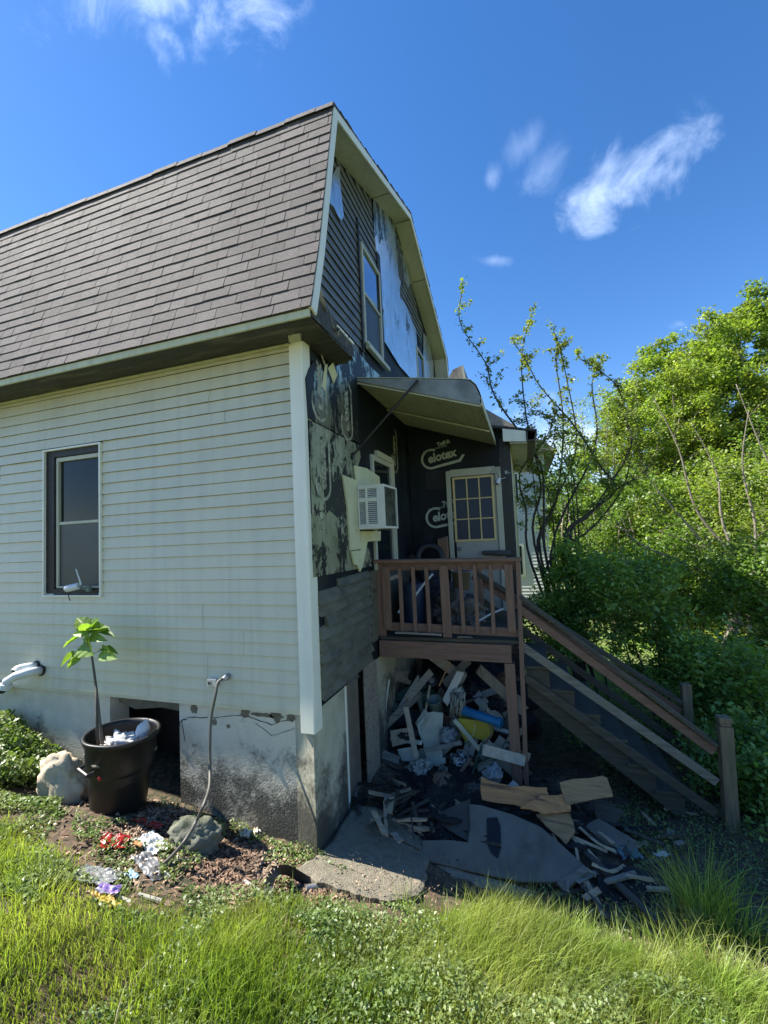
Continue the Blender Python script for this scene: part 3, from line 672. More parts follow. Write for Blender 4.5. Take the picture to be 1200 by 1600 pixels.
# ---------- foundation
F_ = thing('foundation', (-2, .3, -1.1), 'stained and cracked plaster foundation under the cream siding', 'foundation') if False else None
mb = MB()
def ragtop(x0, x1, zt, seed, y=.03, zb=-1.6):
    r_ = random.Random(seed); n_ = int((x1-x0)/.03); top = []
    for i in range(n_+1): x_ = x0+(x1-x0)*i/n_; top.append((x_, y, zt))
    return [(x0, y, zb), (x1, y, zb)]+top[::-1]
f1 = MB().slab(ragtop(WL, -2.13, -.035, 1), (0,.2,0)); f1.slab(ragtop(-1.33, -.07, -.035, 2), (0,.2,0)); f1.box((-2.13,.031,-1.6),(-1.33,.229,-.90))
fo = obj('foundation_wall', f1, M['stucco'], H)
obj('foundation_recess', MB().box((-2.3,.55,-1.2),(-1.2,.6,-.03)).box((-2.3,.235,-1.2),(-2.25,.54,-.03)).box((-1.25,.235,-1.2),(-1.2,.54,-.03)), M['blackwood'], fo); obj('recess_lintel', MB().slab([(-2.10,.10,-.04),(-1.34,.10,-.04),(-1.34,.10,-.15),(-1.6,.10,-.13),(-1.9,.10,-.17),(-2.10,.10,-.12)], (0,.1,0)), M['rubble'], fo)  # recess back and sides coloured black for the shade inside, not charred
mb = MB(); mb.slab([(.0,.031-.105,-1.5),(.0,.57,-1.5),(.0,.56,.05),(.0,-.06,.03)], (-.22,0,0)); mb2 = MB()
mb2.slab([(-.2,.028,-1.6),(-.004,-.026,-1.6),(.0,.56,-1.6),(-.2,.56,-1.6)], (0,0,1.60)); obj('corner_pier', mb2, M['stucco_pier'], fo, .01)
# broken plaster patches and cracks
rr = random.Random(3)
def crackpoly(cx, cz, rx, rz, n_=14, seed=0):
    r_ = random.Random(seed); return [(cx+rx*math.cos(2*math.pi*i/n_)*r_.uniform(.6,1.2), .026, cz+rz*math.sin(2*math.pi*i/n_)*r_.uniform(.6,1.2)) for i in range(n_)]
for i, (px, py, a_, b_) in enumerate([(303,1105,.035,.05),(383,1112,.05,.045),(432,1113,.06,.05),(410,1108,.12,.018),(335,1128,.03,.03),(356,1135,.02,.02),(455,1112,.05,.03)]):
    p = at(px, py, y=.026); obj('missing_plaster', MB().slab(crackpoly(p[0], min(p[2], -.075), a_, b_, 16, i), (0,.003,0)), M['rubble'], fo)
mb = MB()
def crack(pts, w=.004):
    pp = [Vector(at(px, py, y=.027)) for px, py in pts]; q = []
    for a_, b_ in zip(pp, pp[1:]):
        for k in range(5): c = a_.lerp(b_, k/5); q.append(c+Vector((rr.uniform(-.006,.006), 0, rr.uniform(-.006,.006))))
    for a_, b_ in zip(q, q[1:]): mb.bar(a_, b_, w*rr.uniform(.5,1.2), .004, (0,-1,0))
crack([(278,1138),(284,1125),(300,1120),(330,1122)], .006); crack([(330,1122),(380,1118),(425,1132),(470,1120)]); crack([(400,1130),(425,1150),(470,1135)], .002); crack([(284,1125),(290,1165)], .002)
obj('plaster_crack', mb, M['blackwood'], fo)
# basement doorway planks beside the pier
mb = MB(); mb.box((-.09,.575,-1.35),(-.01,.62,.02)); obj('basement_jamb', mb, M['trim'], H, .003)
mb = MB(); mb.box((-.06,.63,-1.35),(-.035,.95,.03)); obj('basement_door', mb, M['slate'], H, .003)
mb = MB(); mb.slab([(.0,1.0,-1.3),(.0,1.34,-1.35),(.0,1.36,.02),(.0,1.0,.06)], (.02,0,0)); obj('basement_plank', mb, M['greywood'], H, .003)
mb = MB(); mb.box((-.12,1.34,-1.35),(-.02,3.19,.2)); obj('basement_wall', mb, M['stucco_pier'], H)
# ---------- porch addition (front plane y=3.2)
PY = 3.2; D0, D1 = .567, 1.295
mb = MB(); mb.box((.003,PY,-1.5),(1.47,PY+.1,2.75)); mb.slab([(.003,PY,2.75),(1.47,PY,2.75),(.003,PY,3.02)], (0,.1,0))
pw = obj('porch_wall', mb, M['sootwall'], H)
mb = MB(); mb.box((1.40,PY+.101,-1.5),(1.47,6.0,2.72)); obj('porch_side_wall', mb, M['vinyl'], H)
fp = [(1.305,.2),(1.468,.2),(1.468,2.6),(1.33,2.62),(1.305,1.9)]
mb = MB(); mb.slab([(x, PY-.012, z) for x, z in fp], (0,.011,0)); obj('peeling_corner_foil', mb, foil('peeling_corner_film', .17, (.45,.48,.47), rough=.5, seed=2, sheen=.3), H)
mb = MB(); mb.box((.25,PY-.014,1.98),(.62,PY-.002,2.25)); obj('sheathing_seam', mb, M['darkcloth'], H)
d_ = obj('door', MB().box((D0+.09,PY-.03,.2),(D1-.05,PY-.012,2.12)), M['doorpaint'], H, .003)
obj('door_frame', MB().box((D0,PY-.06,.2),(D0+.055,PY-.003,2.22)).box((D1-.045,PY-.055,.2),(D1+.03,PY-.003,2.22)).box((D0+.055,PY-.055,2.13),(D1-.045,PY-.003,2.235)).box((D0-.008,PY-.064,.2),(D0+.002,PY-.06,2.21)), M['doortrim'], d_, .004)
obj('door_panel', MB().box((D0+.14,PY-.036,.35),(D0+.34,PY-.03,1.0)).box((D1-.34,PY-.036,.35),(D1-.12,PY-.03,1.0)), M['doorpaint'], d_, .006)
gx0, gx1, gz_0, gz_1 = .675, 1.190, 1.225, 2.09
obj('door_glass', MB().box((gx0,PY-.034,gz_0),(gx1,PY-.031,gz_1)), M['liteglass'], d_)
mb = MB(); mb.box((gx0-.03,PY-.048,gz_0-.03),(gx0,PY-.03,gz_1+.03)).box((gx1,PY-.048,gz_0-.03),(gx1+.03,PY-.03,gz_1+.03)).box((gx0,PY-.048,gz_1),(gx1,PY-.03,gz_1+.03)).box((gx0,PY-.048,gz_0-.03),(gx1,PY-.03,gz_0))
for k in (1, 2):
    x_ = gx0+(gx1-gx0)*k/3; mb.box((x_-.009,PY-.046,gz_0),(x_+.009,PY-.034,gz_1)); z_ = gz_0+(gz_1-gz_0)*k/3
    for j in range(3):
        xa = gx0+(gx1-gx0)*j/3+(.009 if j else 0); xb = gx0+(gx1-gx0)*(j+1)/3-(.009 if j < 2 else 0); mb.box((xa,PY-.044,z_-.008),(xb,PY-.034,z_+.008))
obj('door_muntins', mb, M['muntin'], d_, .002)
obj('door_knob', MB().lathe([(0,0),(.016,.0),(.014,.02),(.026,.035),(.028,.05),(.018,.062),(0,.064)], (D0+.135,PY-.03,1.10), 16, (0,-1,0)), M['silver'], d_, smooth=True)
# porch roof with soffit return and gutter
mb = MB(); zr = lambda x: 3.06-.225*x
for k in range(10):
    xa, xb = k*.182, (k+1)*.182+.01
    mb.slab([(xa,2.98,zr(xa)-.03),(xb,2.98,zr(xb)-.03),(xb,2.98,zr(xb)+.004),(xa,2.98,zr(xa)-.004)], (0,3.2,0))
pr_ = obj('porch_roof', mb, M['shingle'], H)
obj('porch_soffit_return', MB().slab([(1.39,2.985,2.535),(1.69,2.985,2.50),(1.69,2.985,zr(1.69)-.035),(1.39,2.985,zr(1.39)-.035)], (0,.02,0)), M['trim'], pr_, .002)
obj('porch_soffit', MB().slab([(1.475,3.006,2.50),(1.70,3.006,2.48),(1.70,3.006,2.495),(1.475,3.006,2.515)], (0,3.1,0)), M['cream'], pr_)
obj('gutter', MB().slab([(1.70,2.96,2.50),(1.80,2.96,2.50),(1.83,2.96,2.63),(1.82,2.96,2.635),(1.785,2.96,2.515),(1.71,2.96,2.515),(1.71,2.96,2.63),(1.70,2.96,2.64)], (0,3.2,0)), M['slate_dk'], pr_)
# ---------- awning over the deck
A0, A1 = 1.12, 3.12; OX = 1.27
def awz(x): return 2.985-.10*(x/OX)-.30*max(0, x/OX-.0)**2.4
mb = MB()
nr = 44
# roof sheet built from narrow ribbed pans running along the wall
for k in range(nr):
    xa, xb = OX*k/nr, OX*(k+1)/nr; e = .006
    za, zb = 2.965-.43*xa/OX, 2.965-.43*xb/OX
    mb.slab([(xa,A0+.02,za),(xa+(xb-xa)*.25,A0+.02,za-e-.001),(xa+(xb-xa)*.75,A0+.02,zb-e+.001),(xb,A0+.02,zb),(xb,A0+.02,zb+.012),(xa,A0+.02,za+.012)], (0,A1-A0-.04,0))
aw = obj('awning', mb, M['cream'], H)
def wing(y, t):
    pts = [(0,2.965),(OX,2.53)]; top = [(OX+.012,2.56),(1.262,2.64),(1.23,2.72),(1.18,2.775),(1.1,2.80),(.95,2.825),(.7,2.87),(.4,2.92),(.0,2.985)]
    return MB().slab([(x, y, z) for x, z in pts+top], (0, t, 0))
obj('side_wing', wing(A0, .012), mat('greyed_awning_metal', (.24,.26,.25), .45, .2, 5, col2=(.13,.14,.14), c2=(.45,.7)), aw)
obj('side_wing', wing(A1, -.012), M['cream'], aw)
mb = MB(); mb.slab([(OX,A0,2.52),(OX+.016,A0,2.52),(OX+.016,A0,2.60),(OX,A0,2.60)], (0,A1-A0,0)); obj('front_edge', mb, M['cream'], aw)
mb = MB()
top = [(1.285,2.60),(1.27,2.66),(1.24,2.735),(1.19,2.79),(1.1,2.815),(.95,2.84),(.7,2.885),(.4,2.935),(.0,3.0)]
for a, b in zip(top, top[1:]): mb.slab([(a[0],A0,a[1]),(b[0],A0,b[1]),(b[0],A0,b[1]-.008),(a[0],A0,a[1]-.008)], (0,A1-A0,0))
obj('top_sheet', mb, M['cream'], aw)
obj('crossbar', MB().bar((0.02,2.15,2.925),(OX,2.15,2.50),.03,.02,(0,0,1)), M['cream'], aw); obj('crossbar', MB().bar((.02,A0+.03,2.94),(OX,A0+.03,2.52),.03,.015,(0,0,1)), M['cream'], aw)
p0 = at(550, 713, x=.02); p1 = at(653, 594, y=A0-.03)
obj('brace_rod', MB().tube([p0, (p0[0]+(p1[0]-p0[0])*.5, p0[1]+(p1[1]-p0[1])*.5, p0[2]+(p1[2]-p0[2])*.5), p1], .012, 8).box((0.0,p0[1]-.02,p0[2]-.03),(.03,p0[1]+.02,p0[2]+.03)), M['black'], aw)
# ---------- printed logos on the insulation
def text_pts(s, size, off=.0):
    cu = bpy.data.curves.new('lettering_curve', 'FONT'); cu.body = s; cu.size = size; cu.offset = off; cu.resolution_u = 4
    o = bpy.data.objects.new('lettering_tmp', cu); COL.objects.link(o); dg = bpy.context.evaluated_depsgraph_get()
    me = bpy.data.meshes.new_from_object(o.evaluated_get(dg)); vs = [tuple(v.co) for v in me.vertices]; fs = [tuple(p.vertices) for p in me.polygons]
    bpy.data.objects.remove(o); bpy.data.curves.remove(cu); return vs, fs
def logo(to3, small=True, word='elotex', sc=1.):
    mb = MB()
    def put(vs, fs): mb.add([to3(x*sc, y*sc) for x, y, *_ in vs], fs)
    vs, fs = text_pts(word, .175, .006); x0 = min(v[0] for v in vs); put([((v[0]-x0)*.92-.050+.12*(v[1]), v[1]-.050) for v in vs], fs)
    # C ring running into the underline
    ro, ri = .150, .118; n_ = 26; P = []
    a0, a1 = R(52), R(270)
    for k in range(n_+1):
        th = a0+(a1-a0)*k/n_; P.append(((math.cos(th)*ro, math.sin(th)*ro), (math.cos(th)*ri, math.sin(th)*ri)))
    P += [((.10,-.150),(.10,-.112)), ((.30,-.150),(.30,-.112)), ((.40,-.150),(.385,-.112)), ((.48,-.07),(.45,-.055))]
    vs = []; fs = []
    for a, b in P: vs += [a, b]
    for k in range(len(P)-1): fs.append((2*k, 2*k+1, 2*k+3, 2*k+2))
    put([(x, y, 0) for x, y in vs], fs)
    if small:
        vs, fs = text_pts('Tuff-R', .075, .004); put([(v[0]+.13, v[1]+.155) for v in vs], fs)
        vs, fs = text_pts('INSULATING SHEATHING', .038, .0); put([(v[0]*.82-.09, v[1]+.118) for v in vs], fs)
    return mb
def plane_y(cx, cz, ang, y):
    c, s_ = math.cos(ang), math.sin(ang); return lambda a, b: (cx+a*c-b*s_, y, cz+a*s_+b*c)
obj('printed_logo', logo(plane_y(.345, 2.43, R(10), PY-.003), sc=1.02), M['logo'], pw)
obj('printed_logo', logo(plane_y(.37, 1.56, R(8), PY-.003), sc=1.02), M['logo'], pw)
def plane_x(cy, cz, ang, x):
    c, s_ = math.cos(ang), math.sin(ang); return lambda a, b: (x, cy+a*c-b*s_, cz+a*s_+b*c)
GW = obj('sheathing_print', MB().box((-.01,.3,2.2),(.0055,.31,2.21)), M['sootwall'], H)
obj('printed_logo', logo(plane_x(.22, 2.45, R(90), .0215), False), M['logo_faint'], GW)
obj('printed_logo', logo(plane_x(.80, 2.40, R(90), .0215), False), M['logo_faint'], GW)
obj('printed_logo', logo(plane_x(.24, 1.78, R(90), .0205), False), M['logo_faint'], GW)
obj('printed_logo', logo(plane_x(2.45, 2.30, R(90), .0035), False), M['logo_faint'], GW)
# ------------------------------------------------------------------ air conditioner
AX, AY0, AY1, AZ0, AZ1 = .31, .95, 1.40, 1.395, 1.83
AC = thing('air_conditioner', (.15, 1.17, AZ0), 'white window air conditioner jutting from the sooty foil wall above the deck', 'air conditioner')
mb = MB(); t_ = .012
mb.box((.042,AY0,AZ0),(AX,AY0+t_,AZ0+.05)).box((.042,AY0,AZ1-.035),(AX,AY0+t_,AZ1)).box((.042,AY0,AZ0+.05),(.055,AY0+t_,AZ1-.035)).box((.12,AY0,AZ0+.05),(.145,AY0+t_,AZ1-.035)).box((.24,AY0,AZ0+.05),(AX,AY0+t_,AZ1-.035)).box((.055,AY0,AZ0+.27),(.12,AY0+t_,AZ0+.31)).box((.145,AY0,AZ0+.27),(.24,AY0+t_,AZ0+.31))
mb.box((.042,AY0+t_,AZ1-.012),(AX,AY1,AZ1)).box((.042,AY0+t_,AZ0),(AX,AY1,AZ0+.012)).box((.042,AY1-t_,AZ0+.012),(AX,AY1,AZ1-.012))
obj('casing', mb, M['acwhite'], AC, .003)
mb = MB()
for (x0, x1) in ((.055,.12),(.145,.24)):
    for (z0, z1, n_) in ((AZ0+.05,AZ0+.27,11),(AZ0+.31,AZ1-.035,5)):
        for k in range(n_):
            z_ = z0+(z1-z0)*(k+.3)/n_; mb.slab([(x0,AY0+.003,z_),(x0,AY0+.016,z_+.010),(x0,AY0+.016,z_+.013),(x0,AY0+.003,z_+.004)], (x1-x0,0,0))
obj('louvres', mb, M['acwhite'], AC)
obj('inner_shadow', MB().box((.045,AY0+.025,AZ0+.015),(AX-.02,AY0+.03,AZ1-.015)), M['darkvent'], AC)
mb = MB()
for k in range(60): z_ = AZ0+.03+k*(AZ1-AZ0-.06)/60; mb.box((AX-.02,AY0+.03,z_),(AX-.006,AY1-.03,z_+.0025))
mb.box((AX-.03,AY0+.025,AZ0+.015),(AX-.012,AY1-.02,AZ1-.015))
obj('coil_fins', mb, M['fin'], AC)
obj('coil_frame', MB().box((AX,AY0,AZ0),(AX+.008,AY0+.02,AZ1)).box((AX,AY1-.02,AZ0),(AX+.008,AY1,AZ1)).box((AX,AY0+.02,AZ1-.022),(AX+.008,AY1-.02,AZ1)).box((AX,AY0+.02,AZ0),(AX+.008,AY1-.02,AZ0+.022)), M['acwhite'], AC, .002)
# ------------------------------------------------------------------ deck and stairs
DK = thing('deck', (.75, 2.3, -1.25), 'brown stained wooden deck with railing and steps down to the right', 'deck')
Yf = 1.5
mb = MB()
rr = random.Random(2)
for k in range(12):
    y0 = Yf-.02+k*.141
    if y0+.135 > PY: break
    mb.box((.03, y0, .195+rr.uniform(-.002,.002)), (1.50, y0+.135, .228+rr.uniform(-.002,.002)))
obj('decking', mb, M['darkwood'], DK, .003)
obj('rim_beam', MB().bar((.02,Yf-.02,.105),(1.40,Yf-.02,.100),.175,.04,(0,-1,0)), M['deckwood'], DK, .004)
mb = MB()
for k in range(4): mb.box((.03+k*.44, Yf+.005, .03), (.07+k*.44, PY-.02, .19))
obj('joist', mb, M['darkwood'], DK)
obj('post', MB().bar((1.385,Yf+.01,-1.40),(1.375,Yf+.01,.005),.10,.09,(0,-1,0)), M['deckwood_v'], DK, .005)
obj('post', MB().bar((1.462,Yf+.005,-1.40),(1.515,Yf+.005,1.03),.042,.10,(0,-1,0)), M['deckwood_v'], DK, .004)
obj('post', MB().bar((.045,Yf+.02,.23),(.045,Yf+.02,1.02),.085,.05,(0,-1,0)), M['deckwood_v'], DK, .004)
obj('post', MB().bar((.05,PY-.1,-1.40),(.05,PY-.1,.19),.09,.09,(0,-1,0)), M['deckwood_v'], DK, .004)
obj('top_rail', MB().bar((.0,Yf,1.045),(1.55,Yf,1.03),.13,.035,(0,0,1)), M['deckwood'], DK, .004)
obj('rail_board', MB().bar((.09,Yf+.025,.985),(1.49,Yf+.025,.968),.085,.035,(0,-1,0)), M['deckwood'], DK, .003)
obj('rail_board', MB().bar((.09,Yf+.025,.335),(1.49,Yf+.025,.30),.085,.035,(0,-1,0)), M['deckwood'], DK, .003)
for (xa, wd) in ((.125,.085),(.285,.036),(.432,.036),(.578,.036),(.765,.09),(.935,.036),(1.085,.036),(1.245,.036),(1.42,.08)):
    lo = .285 if wd < .05 else .31 if wd < .088 else .235
    dx = rr.uniform(-.006,.006)
    obj('baluster' if wd < .05 else 'rail_stile', MB().bar((xa+dx,Yf-.012,lo+rr.uniform(-.01,.01)),(xa,Yf-.012,.985+rr.uniform(-.01,.005)),wd,.036 if wd < .05 else .03,(0,-1,0)), M['deckwood_v'], DK, .003)
# stairs: x runs right and down from the deck edge
X0, Z0, X1, Z1 = 1.53, .20, 3.02, -1.27
def sl(x, z0): return z0+(Z1-Z0)/(X1-X0)*(x-X0)
def rail(px0, py0, px1, py1, y, wd, mt, th=.035, name='stair_rail'):
    a = at(px0, py0, y=y); b = at(px1, py1, y=y)
    return obj(name, MB().bar(a, b, wd, th, (0,-1,0), seed=int(px0)), mt, DK, .004)
rail(812,931,1118,1163,Yf-.0,.035,M['darkwood'],.10)
rail(812,951,1116,1174,Yf+.012,.075,M['deckwood'])
rail(812,1007,1120,1222,Yf-.002,.072,M['oldwood'])
rail(820,1058,1118,1270,Yf+.01,.075,M['darkwood'])
# far rail (y=2.55)
YF = 2.50
rail(742,893,1066,1098,YF,.05,M['darkwood'],.1); rail(738,900,1064,1112,YF+.02,.08,M['deckwood']); rail(742,930,1066,1165,YF+.01,.075,M['darkwood'])
a = at(1071,1068,y=YF); b = at(1076,1185,y=YF); obj('newel_post', MB().bar((b[0],YF,-1.6),(a[0],YF,a[2]),.09,.09,(0,-1,0)), M['newel'], DK, .006)
a = at(748,900,y=YF); obj('newel_post', MB().bar((a[0],YF,.2),(a[0],YF,1.0),.09,.09,(0,-1,0)), M['deckwood_v'], DK, .006)
a = at(1128,1120,y=Yf); b = at(1142,1290,y=Yf)
mb = MB(); mb.bar((b[0],Yf,-1.42),(a[0]+.012,Yf,a[2]-.07),.10,.10,(0,-1,0)); mb.bar((a[0]+.01,Yf,a[2]-.068),(a[0]+.01,Yf,a[2]-.045),.082,.082,(0,-1,0)); mb.bar((a[0]+.01,Yf,a[2]-.045),(a[0]+.01,Yf,a[2]+.005),.098,.098,(0,-1,0))
obj('newel_post', mb, M['newel'], DK, .008)
# cut stringers and treads
nst = 7
for y_ in (Yf+.06, YF-.08):
    mb = MB(); pts = []
    for k in range(nst):
        xa = X0+(X1-X0)*k/nst; za = Z0-.02+(Z1-Z0)*(k+1)/nst
        pts += [(xa, za+.0), (xa+(X1-X0)/nst, za)]
    pts = [(X0, sl(X0, Z0)-.5)]+pts+[(X1, Z1-.02), (X1-.12, Z1-.12)]
    mb.slab([(x, y_, z-.04) for x, z in pts], (0,.035,0)); obj('stringer', mb, M['darkwood'], DK)
for k in range(nst-1):
    xa = X0+(X1-X0)*k/nst; za = Z0-.05+(Z1-Z0)*(k+1)/nst
    obj('tread', MB().box((xa-.02, Yf+.035, za), (xa+.215, YF-.03, za+.032)), M['darkwood'], DK, .004)
# ------------------------------------------------------------------ small things on the house
def cam_thing(loc, label, s, back):
    T = thing('security_camera', loc, label, 'security camera')
    return T
c = Vector((-2.40, -.09, .975))
T = cam_thing(c, 'white bullet security camera with antenna resting on the window ledge', 1, 0)
obj('body', MB().tube([c+Vector((-.075,-.03,-.015)), c+Vector((-.07,-.03,-.014)), c+Vector((.045,0,.008))], [.026,.032,.031], 16), M['whitepl'], T, smooth=False)
obj('lens', MB().tube([c+Vector((-.078,-.031,-.0155)), c+Vector((-.070,-.03,-.014))], .022, 16), M['black'], T)
obj('bracket', MB().bar(c+Vector((.03,.0,-.0)), c+Vector((.095,.05,-.03)), .02, .02).box(tuple(c+Vector((.08,.035,-.05))), tuple(c+Vector((.12,.065,.0)))), M['greengrey'], T, .003)
obj('antenna', MB().tube([c+Vector((.07,0,.02)), c+Vector((.062,-.005,.06)), c+Vector((.02,-.01,.165))], [.008,.007,.005], 8), M['whitepl'], T)
obj('cable', MB().tube([c+Vector((-.04,.0,-.03)), c+Vector((-.08,-.0,-.05)), c+Vector((-.09,.0,-.09)), c+Vector((-.085,.01,-.13))], .004, 6), M['black'], T)
c = Vector(at(778, 752, y=PY-.14))
T = cam_thing(c, 'small white security camera on the trim beside the porch door', 1, 0)
obj('body', MB().tube([c+Vector((.014,.02,.035)), c+Vector((0,0,-.0)), c+Vector((-.008,-.012,-.035))], [.026,.028,.026], 14), M['whitepl'], T)
obj('lens', MB().tube([c+Vector((-.008,-.013,-.035)), c+Vector((-.009,-.015,-.040))], .02, 14), M['black'], T)
obj('antenna', MB().tube([c+Vector((.02,.02,.03)), c+Vector((.11,.02,.045))], .004, 6), M['whitepl'], T)
obj('cable', MB().tube([c+Vector((.02,.03,.05)), c+Vector((-.02,.10,.15)), c+Vector((-.05,.12,.25)), c+Vector((-.035,.12,.0)), c+Vector((-.02,.12,-.15))], .003, 6), M['black'], T)
# white vent pipes low on the left wall
def pipe(name, label, pts, r, flip=0):
    T = thing(name, pts[0], label, 'pipe', 'white pipes through the siding')
    obj('tube', MB().tube(pts, r, 18), M['whitepl'], T, smooth=True)
    d = (Vector(pts[-1])-Vector(pts[-2])).normalized(); e = Vector(pts[-1])
    obj('coupling', MB().tube([e-d*.05, e-d*.048, e-d*.002, e], [r*1.05, r*1.2, r*1.2, r*1.14], 18), M['whitepl'], T)
    obj('opening', MB().tube([e+d*.0005, e+d*.001], r*.95, 18), M['black'], T)
    obj('collar', MB().tube([Vector(pts[0])+Vector((0,.0,0)), Vector(pts[0])+Vector((0,-.008,0))], r*1.35, 18), M['black'], T)
a = Vector(at(62, 1045, y=-.015))
b = at(12, 1058, y=-.20)
pipe('vent_pipe', 'longer horizontal white pipe of the pair at the siding bottom', [(a.x-.03,-.02,a.z+.03),(a.x-.06,-.07,a.z+.035),(a.x-.12,-.11,a.z+.03),(b[0]+.03,-.16,b[2]+.03)], .036)
pipe('vent_pipe', 'white elbow pipe turned down in front of its neighbour pipe', [(a.x+.03,-.02,a.z-.01),(a.x+.0,-.12,a.z-.005),(a.x-.06,-.19,a.z-.02),(a.x-.12,-.22,a.z-.06),(a.x-.14,-.225,a.z-.13)], .04)
b = Vector(at(4, 1078, y=-.1))
pipe('vent_pipe', 'white round pipe mouth at the left edge under the siding', [(b.x-.25,-.02,b.z+.03),(b.x-.15,-.06,b.z+.02),(b.x-.05,-.09,b.z),(b.x,-.1,b.z-.005)], .034)
# outlet cover with cable / hose
a = Vector(at(334, 1066, y=-.03)); T = thing('outlet_box', tuple(a), 'weathered white outlet box low on the cream siding', 'outlet')
obj('cover', MB().box(tuple(a+Vector((-.055,-.02,-.032))), tuple(a+Vector((.04,.012,.032)))), M['whitemetal'], T, .006)
obj('socket', MB().tube([a+Vector((-.022,-.021,0)), a+Vector((-.022,-.03,0))], .018, 14), M['silver'], T); obj('socket_hole', MB().tube([a+Vector((-.022,-.0302,0)), a+Vector((-.022,-.031,0))], .010, 12), M['black'], T)
h0 = Vector(at(352, 1059, y=-.05)); hp = [h0+Vector((.0,.045,0)), h0, h0+Vector((-.03,-.05,-.02))]
for (px, py, yy) in ((337,1085,-.14),(330,1120,-.17),(328,1160,-.2),(328,1200,-.24),(327,1230,-.36),(318,1258,-.50)): hp.append(Vector(at(px, py, y=yy)))
for (px, py, l_) in ((306,1284,.24),(290,1312,.19),(271,1335,.09),(254,1350,.02),(240,1357,.012)): hp.append(Vector(gat(px, py, l_)))
def smooth_path(P, k=4):
    P = [Vector(p) for p in P]; out = []
    for i in range(len(P)-1):
        a, b, c, d = P[max(i-1,0)], P[i], P[i+1], P[min(i+2, len(P)-1)]
        for j in range(k):
            t = j/k; out.append(.5*((2*b)+(c-a)*t+(2*a-5*b+4*c-d)*t*t+(3*b-a-3*c+d)*t**3))
    return out+[P[-1]]
hp = smooth_path(hp); T = thing('cable', tuple(h0), 'thick grey cable hanging from the wall outlet down across the rock', 'cable')
obj('jacket', MB().tube(hp, .0115, 10), M['hose'], T, smooth=True); obj('wall_fitting', MB().tube([h0+Vector((0,.05,0)), h0+Vector((0,.0,0)), h0+Vector((-.008,-.02,-.004))], [.026,.026,.015], 12), M['silver'], T)
p = [gat(*q, .02) for q in ((250,1358),(275,1345),(300,1342),(325,1338))]; tag(obj('hose', MB().tube(smooth_path(p), .011, 10), M['hose'], smooth=True), 'short length of grey hose lying beside the rock', 'hose')
# ------------------------------------------------------------------ trash can, bag, sapling
cx, cy = -1.60, -.33; zb = gz(cx, cy)-.03; ax_ = Vector((.05, .02, 1)).normalized()
TC = thing('trash_can', (cx, cy, zb), 'tall black plastic trash can full of rubbish under the left window', 'trash can')
cc = Vector((cx, cy, zb)); hh = .61; rt_, rb_ = .262, .185
prof_ = [(0,0),(rb_,0),(rb_+.01,.03),(rb_+.035,hh*.55),(rb_+.04,hh*.56),(rb_+.055,hh*.60),(rt_-.02,hh*.64),(rt_-.012,hh-.04),(rt_+.006,hh-.035),(rt_+.012,hh-.01),(rt_+.008,hh),(rt_-.012,hh),(rt_-.018,hh-.03),(rb_+.03,hh*.45),(rb_-.01,.04),(0,.04)]
def lathe_tilt(prof, c, n=56, dent=None):
    mb = MB(); u = Vector((1,0,0)); u = (u-ax_*u.dot(ax_)).normalized(); v = ax_.cross(u); vs = []
    for r, h in prof:
        for k in range(n):
            th = 2*math.pi*k/n; q = r*(1+.015*math.sin(2*th+1)*(h/hh))
            if dent and r > .15 and h > hh*.5: q *= 1-.035*math.exp(-((th-dent)/.35)**2)
            vs.append(c+ax_*h+(u*math.cos(th)+v*math.sin(th))*q)
    fs = [(i*n+k, i*n+(k+1) % n, i*n+n+(k+1) % n, i*n+n+k) for i in range(len(prof)-1) for k in range(n)]
    mb.add(vs, fs); mb.sm = True; return mb
obj('barrel', lathe_tilt(prof_, cc, dent=4.9), M['canblack'], TC)
def canp(th, r, h): u = (Vector((1,0,0))-ax_*ax_.x).normalized(); v = ax_.cross(u); return cc+ax_*h+(u*math.cos(th)+v*math.sin(th))*r
obj('handle', MB().tube([canp(4.25,rt_-.01,hh*.70), canp(4.3,rt_+.025,hh*.69), canp(4.75,rt_+.03,hh*.67), canp(4.8,rt_-.01,hh*.68)], .014, 8), M['canblack'], TC)
obj('red_clip', MB().blob(canp(4.95,rt_-.03,hh*.60), (.012,.012,.022), .2, 2, 1, 2), M['red'], TC)
tag(obj('soil_fill', MB().blob(cc+ax_*hh*.74, (.21,.21,.05), .35, 3, 3, 4), M['rubble']), 'dark rotting rubbish filling the black trash can', 'rubbish')
tag(obj('plastic_bag', MB().blob(cc+Vector((.06,-.02,hh*.86)), (.135,.10,.075), .55, 2.2, 8, 4, crisp=.35), M['film']), 'crumpled white plastic bag lying in the trash can', 'bag')
tag(obj('plastic_bottle', MB().lathe([(0,0),(.045,.0),(.05,.02),(.05,.11),(.03,.14),(.018,.15),(.018,.17),(0,.171)], tuple(cc+Vector((.13,.07,hh*.84))), 18, (.2,.3,.9)), M['film'], smooth=True), 'pale plastic jug standing at the back rim of the trash can', 'bottle')
tag(obj('black_bag', MB().blob(cc+Vector((-.02,-.12,hh*.82)), (.12,.07,.04), .6, 2.6, 15, 4, crisp=.35), M['filmgrey']), 'torn grey film bag in front of the sapling in the trash can', 'bag')
SP = thing('sapling', tuple(cc+ax_*hh*.7), 'young broad leaved sapling growing out of the black trash can', 'sapling')
s0 = Vector(at(160,1168,y=cy-.08)); st = [s0, Vector(at(155,1120,y=cy-.06)), Vector(at(149,1065,y=cy-.04)), Vector(at(143,1022,y=cy-.03)), Vector(at(137,990,y=cy))]
obj('stem', MB().tube(smooth_path(st), list(np.linspace(.013,.006,17)), 8), M['bark'], SP, smooth=True)
